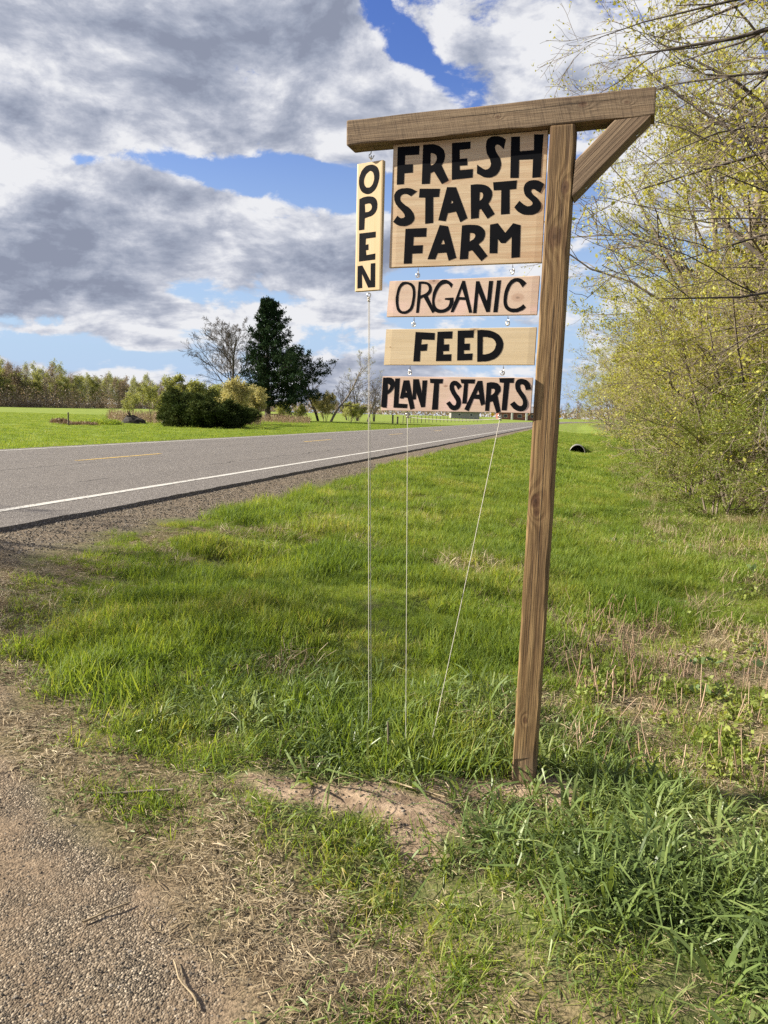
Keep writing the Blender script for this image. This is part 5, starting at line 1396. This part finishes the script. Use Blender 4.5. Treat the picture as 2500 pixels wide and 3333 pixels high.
n = 5200; px_ = r.uniform(-1500, 4200, n); dd = r.uniform(640, 760, n)
S3 = np.array([spot(a, b) for a, b in zip(px_, dd)]); hh = 7+6*fbm(px_/90, px_*0, 12, 3)
P = walk(r, S3, np.stack([r.normal(0, .05, n), r.normal(0, .05, n), np.ones(n)], -1), hh*r.uniform(.5, 1.1, n), 4, .05)
o = mk('far_tree_line', leaves(r, sample(r, P, 9, .0), 1, 1.0, 1.9, 'far_tree_line', .6), None, M_wood_red); tag(o, 'brown tree line low on the horizon', kind='stuff')

# ------------------------------------------------------------------ small things across the road
M_oldwood = plain('old_fence_wood', (0.06, 0.05, 0.04), (0.16, 0.13, 0.10), 12)
M_stump = plain('rotten_stump', (0.008, 0.006, 0.005), (0.03, 0.023, 0.017), 5)


def fence_post(loc, h, r0, label, group=None, lean=(0, 0)):
    wd = Wood(); P = np.array([[0, 0, -.3], [lean[0]*.5, lean[1]*.5, h*.5], [lean[0], lean[1], h-.03], [lean[0], lean[1], h]])
    o = mk('fence_post', wd.add(P, np.array([r0, r0*.95, r0*.9, r0*.5]), 7).build('fence_post', False), None, M_oldwood, loc); return tag(o, label, 'fence post', group)


fence_post(spot(222, 54), .88, .05, 'single wooden post standing alone at the left in the field')
fence_post(spot(1279, 108), 1.25, .13, 'thick old fence post, left of the close pair beyond the road')
fence_post(spot(1294, 109), 1.0, .13, 'thick old fence post, right of the close pair beyond the road', lean=(.05, 0))
fence_post(spot(1082, 104), .8, .05, 'thin short post in the grass right of the pine')
fence_post(spot(922, 104), .9, .05, 'thin post among the fallen branches by the pine', lean=(.1, 0))
pts = []
for i in range(22):
    f = i/21; p_ = spot(1312+f*255, 112+f*75); pts.append(p_)
    fence_post(p_, 1.15, .055, 'thin post of the wire fence running away beyond the road', 'wire fence posts', (random.Random(i).uniform(-.1, .1), 0))
pts = np.array(pts)
for hz in (.45, .95):
    wd = Wood(); pp = pts+np.array([0, 0, hz]); wd.add(pp, np.full(len(pp), .012), 3)
    tag(mk('fence_wire', wd.build('fence_wire'), None, M_oldwood), 'upper wire strung along the thin fence posts' if hz > .5 else 'lower wire strung along the thin fence posts', 'wire')
# upturned stump
def stump():
    import bmesh
    r = np.random.default_rng(3); bm = bmesh.new(); bmesh.ops.create_icosphere(bm, subdivisions=3, radius=1)
    for q_ in bm.verts:
        c = q_.co.copy(); f = .75+.5*float(vnoise(c.x*2.2+c.z, c.y*2.2+3, 4))+.35*float(vnoise(c.x*6+2*c.z, c.y*6-c.z*3, 8)-.5)
        peak = 1.0+.5*max(0, 1-abs(c.x+.25)*2)
        q_.co = Vector((c.x*.95*f, c.y*.6*f, max(-.1, c.z*.46*f*peak)))
    me = bpy.data.meshes.new('body'); bm.to_mesh(me); bm.free()
    root = empty('tree_stump', spot(436, 66)); tag(root, 'black upturned stump lying at the edge of the field', 'stump')
    mk('body', me, root, M_stump)
    P = walk(r, np.tile([[-.1, 0, .3]], (16, 1)), np.stack([r.normal(0, 1, 16), r.normal(0, .6, 16), r.uniform(0, .7, 16)], -1), r.uniform(.6, 1.0, 16), 5, .15)
    mk('roots', Wood().add(P, np.full((16, 1), .05)*np.linspace(1, .3, 5)[None], 5).build('roots'), root, M_stump)
stump()
P = np.array([[0, 0, 0], [.6, .1, .55], [1.2, .2, 1.15]]); tag(mk('leaning_log', Wood().add(P, np.array([.07, .06, .05]), 7).build('leaning_log'), None, M_birch, spot(524, 66)), 'pale broken log leaning up beside the dark bushes', 'log')
mound_pts = [((335, 60), (1.6, .8, .30)), ((195, 62), (.7, .5, .22)), ((255, 57), (1.5, .5, .12))]
for i, ((px_, dd), (a_, b_, c_)) in enumerate(mound_pts):
    r = np.random.default_rng(60+i); n = 900
    q_ = r.normal(size=(n, 3)); q_ /= np.linalg.norm(q_, axis=1, keepdims=True); q_[:, 2] = np.abs(q_[:, 2]); q_ = q_*np.array([a_, b_, c_])*r.uniform(.6, 1, (n, 1))
    tag(mk('grass_heap', leaves(r, q_, 2, .05, .22, 'grass_heap', .2, up=.3), None, M_grass if i < 1 else M_brown, spot(px_, dd)),
        ['green overgrown heap in the field left of the stump', 'small brown heap left of the lone post', 'flat dark heap right of the lone post'][i], 'heap')


# ------------------------------------------------------------------ buildings and signs at the far end of the road
M_barnwall = plain('grey_boarding', (0.20, 0.19, 0.18), (0.33, 0.31, 0.29)); M_roof = plain('grey_roof', (0.16, 0.16, 0.17), (0.26, 0.26, 0.27))
M_brick = plain('red_brick', (0.16, 0.06, 0.045), (0.26, 0.11, 0.08), 3); M_trim = plain('pale_trim', (0.55, 0.53, 0.5), (0.7, 0.68, 0.64)); M_glass = plain('dark_glass', (0.02, 0.022, 0.026), (0.05, 0.055, 0.06), 2, .2)
M_signy = plain('yellow_sign_face', (0.75, 0.42, 0.02), (0.80, 0.46, 0.03), 2, .5)


def box_mesh(name, x0, x1, y0, y1, z0, z1):
    V_ = np.array([[x, y, z] for x in (x0, x1) for y in (y0, y1) for z in (z0, z1)])
    return mesh_np(name, V_, np.array([[0, 1, 3, 2], [4, 6, 7, 5], [0, 4, 5, 1], [2, 3, 7, 6], [0, 2, 6, 4], [1, 5, 7, 3]]))


def house(name, loc, w_, dpt, h, rh, wallm, label, wins, pillars=()):
    root = empty(name, loc); tag(root, label, 'building')
    mk('wall', box_mesh('wall', -w_/2, w_/2, 0, dpt, -.3, h), root, wallm)
    o = .5
    V_ = np.array([[-w_/2-o, -o, h], [w_/2+o, -o, h], [w_/2+o, dpt+o, h], [-w_/2-o, dpt+o, h], [-w_/2-o, dpt/2, h+rh], [w_/2+o, dpt/2, h+rh], [-w_/2-o, -o, h-.15], [w_/2+o, -o, h-.15], [w_/2+o, dpt+o, h-.15], [-w_/2-o, dpt+o, h-.15]])
    mk('roof', mesh_np('roof', V_, np.array([[0, 1, 5, 4], [2, 3, 4, 5], [6, 7, 1, 0], [8, 9, 3, 2], [7, 8, 2, 1], [9, 6, 0, 3], [6, 9, 8, 7]]), np.array([[0, 4, 3], [1, 2, 5]])), root, M_roof)
    for (x_, z_, ww, hh_) in wins:
        f_ = mk('window', box_mesh('window', x_-ww/2, x_+ww/2, -.06, -.002, z_, z_+hh_), root, M_trim)
        mk('pane', box_mesh('pane', x_-ww/2+.08, x_+ww/2-.08, -.075, -.062, z_+.08, z_+hh_-.08), f_, M_glass)
    for x_ in pillars: mk('pillar', box_mesh('pillar', x_-.35, x_+.35, -1.2, -.7, -.3, h-.15), root, M_trim)


house('barn', spot(1515, 262), 9.5, 8, 2.3, 2.2, M_barnwall, 'low grey barn with a pale roof seen under the lowest board', [(-2, .9, .9, .8), (2, .9, .9, .8)])
house('brick_house', spot(1688, 305), 15, 9, 2.9, 2.0, M_brick, 'low red brick house with pale pillars at the end of the road', [(-5, .9, 1.4, 1.2), (0.5, .9, 1.6, 1.2), (5.5, .9, 1.4, 1.2)], (-2.6, 3.0))


def warn(px_, dd, size, zc, label):
    x, y, z = spot(px_, dd); root = empty('warning_sign', (x, y, z)); tag(root, label, 'road sign')
    s_ = size/math.sqrt(2)
    V_ = []
    for yy in (0, .02): V_ += [[0, yy, zc-s_], [s_, yy, zc], [0, yy, zc+s_], [-s_, yy, zc]]
    pn = mk('panel', mesh_np('panel', np.array(V_), np.array([[0, 1, 2, 3], [7, 6, 5, 4], [0, 4, 5, 1], [1, 5, 6, 2], [2, 6, 7, 3], [3, 7, 4, 0]])), root, M_signy)
    ar = [(-.03, -.22), (.03, -.22), (.03, .02), (.12, .10), (.16, .05), (.18, .22), (.02, .20), (.07, .15), (-.03, .05)]
    ar = [(a*size/.76, b*size/.76) for a, b in ar]
    tri = tessellate_polygon([[Vector((a, b, 0)) for a, b in ar]])
    mk('arrow', mesh_np('arrow', np.array([[a, -.006, zc+b] for a, b in ar]), np.array(tri)), pn, M_black)
    mk('pole', Wood().add(np.array([[0, .05, -.3], [0, .05, zc+s_*.6]]), np.array([.035, .035]), 6).build('pole'), root, M_zinc)
warn(1821, 245, .95, 1.75, 'small yellow diamond road sign just right of the wooden post')
warn(1604, 225, .9, 1.95, 'small yellow diamond road sign half hidden by the lowest board')

# culvert pipe in the ditch
def culvert():
    x, y = to_xy(0.14, 35.2); root = empty('culvert_pipe', (float(x), float(y), -.45)); tag(root, 'grey corrugated culvert pipe opening in the ditch bank', 'culvert')
    m, t = mat('galvanised_pipe'); finish(t, t.mix(t.noise(t.pos(), 9, 3), (0.13, 0.12, 0.10), (0.30, 0.28, 0.25)), .5, None, .5, .4)
    n, k = 24, 60; ys = np.linspace(-.25, 5, k); th = np.linspace(0, 2*np.pi, n, endpoint=False)
    V_ = []
    for R_b in (.33, .30):
        for yy in ys:
            rr_ = R_b+.012*math.sin(yy*70); V_.append(np.stack([rr_*np.cos(th), np.full(n, yy), rr_*np.sin(th)], -1))
    V_ = np.concatenate(V_); i = np.arange(2*k*n).reshape(2, k, n); j = np.roll(i, -1, 2)
    q = np.concatenate([np.stack([i[0, :-1], j[0, :-1], j[0, 1:], i[0, 1:]], -1).reshape(-1, 4), np.stack([i[1, :-1], i[1, 1:], j[1, 1:], j[1, :-1]], -1).reshape(-1, 4), np.stack([i[0, 0], i[1, 0], j[1, 0], j[0, 0]], -1)])
    o = mk('pipe', mesh_np('pipe', V_, q, smooth=True), root, m)
    th2 = np.linspace(0, 2*np.pi, n, endpoint=False)
    o2 = mk('rim', Wood().add(np.stack([.325*np.cos(np.append(th2, 0)), np.full(n+1, -.25), .325*np.sin(np.append(th2, 0))], -1), np.full(n+1, .018), 6).build('rim'), root, m)
    root.rotation_euler = (0, 0, -TH)
culvert()

# ------------------------------------------------------------------ small things by the post
def stick(px_, py_, L, r0, m_, label, ang, up=0.0, cat='stick', nm='stick', kinks=.06, seed=0, fork=0, zoff=.0):
    rr_ = np.random.default_rng(seed); p = hit(px_, py_); p[2] += zoff
    d = np.array([[math.cos(ang)*math.cos(up), math.sin(ang)*math.cos(up), math.sin(up)]])
    P = walk(rr_, [[0, 0, -.03 if up > 1 else .008]], d, [L], 9, kinks)
    if up < .5: P[..., 2] = .008+np.abs(P[..., 2]-.008)*.5
    w_ = Wood().add(P, r0*np.linspace(1, .75, 9)[None]*(1+rr_.normal(0, .06, (1, 9))), 6)
    if fork:
        C, Rc = spawn(rr_, P, np.full((1, 9), r0), fork, .3, .9, (30, 60), (.2, .45), 5, .12); w_.add(C, Rc, 5)
    return tag(mk(nm, w_.build(nm), None, m_, tuple(p)), label, cat)
stick(1264, 2470, .17, .0045, M_bark, 'short brown stake standing upright in the grass by the cords', 1.6, 1.50, 'stake', 'wooden_stake', .03, 1)
stick(1235, 2538, .26, .0042, M_straw, 'long pale straw stem lying across the bare soil', -.55, 0, 'straw stem', 'straw_stem', .03, 2); tint_const(bpy.data.meshes['straw_stem'], np.random.default_rng(1))
stick(2120, 2125, .40, .010, M_twig, 'pale stick lying in the rough clearing right of the post', -.35, 0.02, seed=3, fork=2)
stick(1870, 2100, .20, .008, M_twig, 'short pale branch piece lying close to the right of the post', -.12, 0.02, seed=4)
stick(2320, 2390, .36, .011, M_twig, 'thick pale branch piece at the right picture edge', -.10, .05, seed=5, fork=2)
stick(930, 2470, .20, .0035, M_bark, 'thin brown twig lying left of the bare soil', -.2, 0.0, seed=6)
stick(300, 2590, .26, .005, M_bark, 'brown twig lying in the straw near the left edge', .05, 0.0, seed=7)
stick(640, 3290, .16, .0024, M_straw, 'bent pale root lying on the gravel at the bottom', 1.9, 0.0, seed=8, kinks=.12, fork=1)
stick(270, 3010, .12, .003, M_straw, 'thin straw stem lying alone on the gravel', .65, 0.0, 'straw stem', 'straw_stem', .06, 9); tint_const(bpy.data.meshes['straw_stem.001'], np.random.default_rng(2))

tint_const(bpy.data.objects[[o.name for o in COL.objects if o.get('label', '').startswith('bent pale root')][0]].data, np.random.default_rng(3))
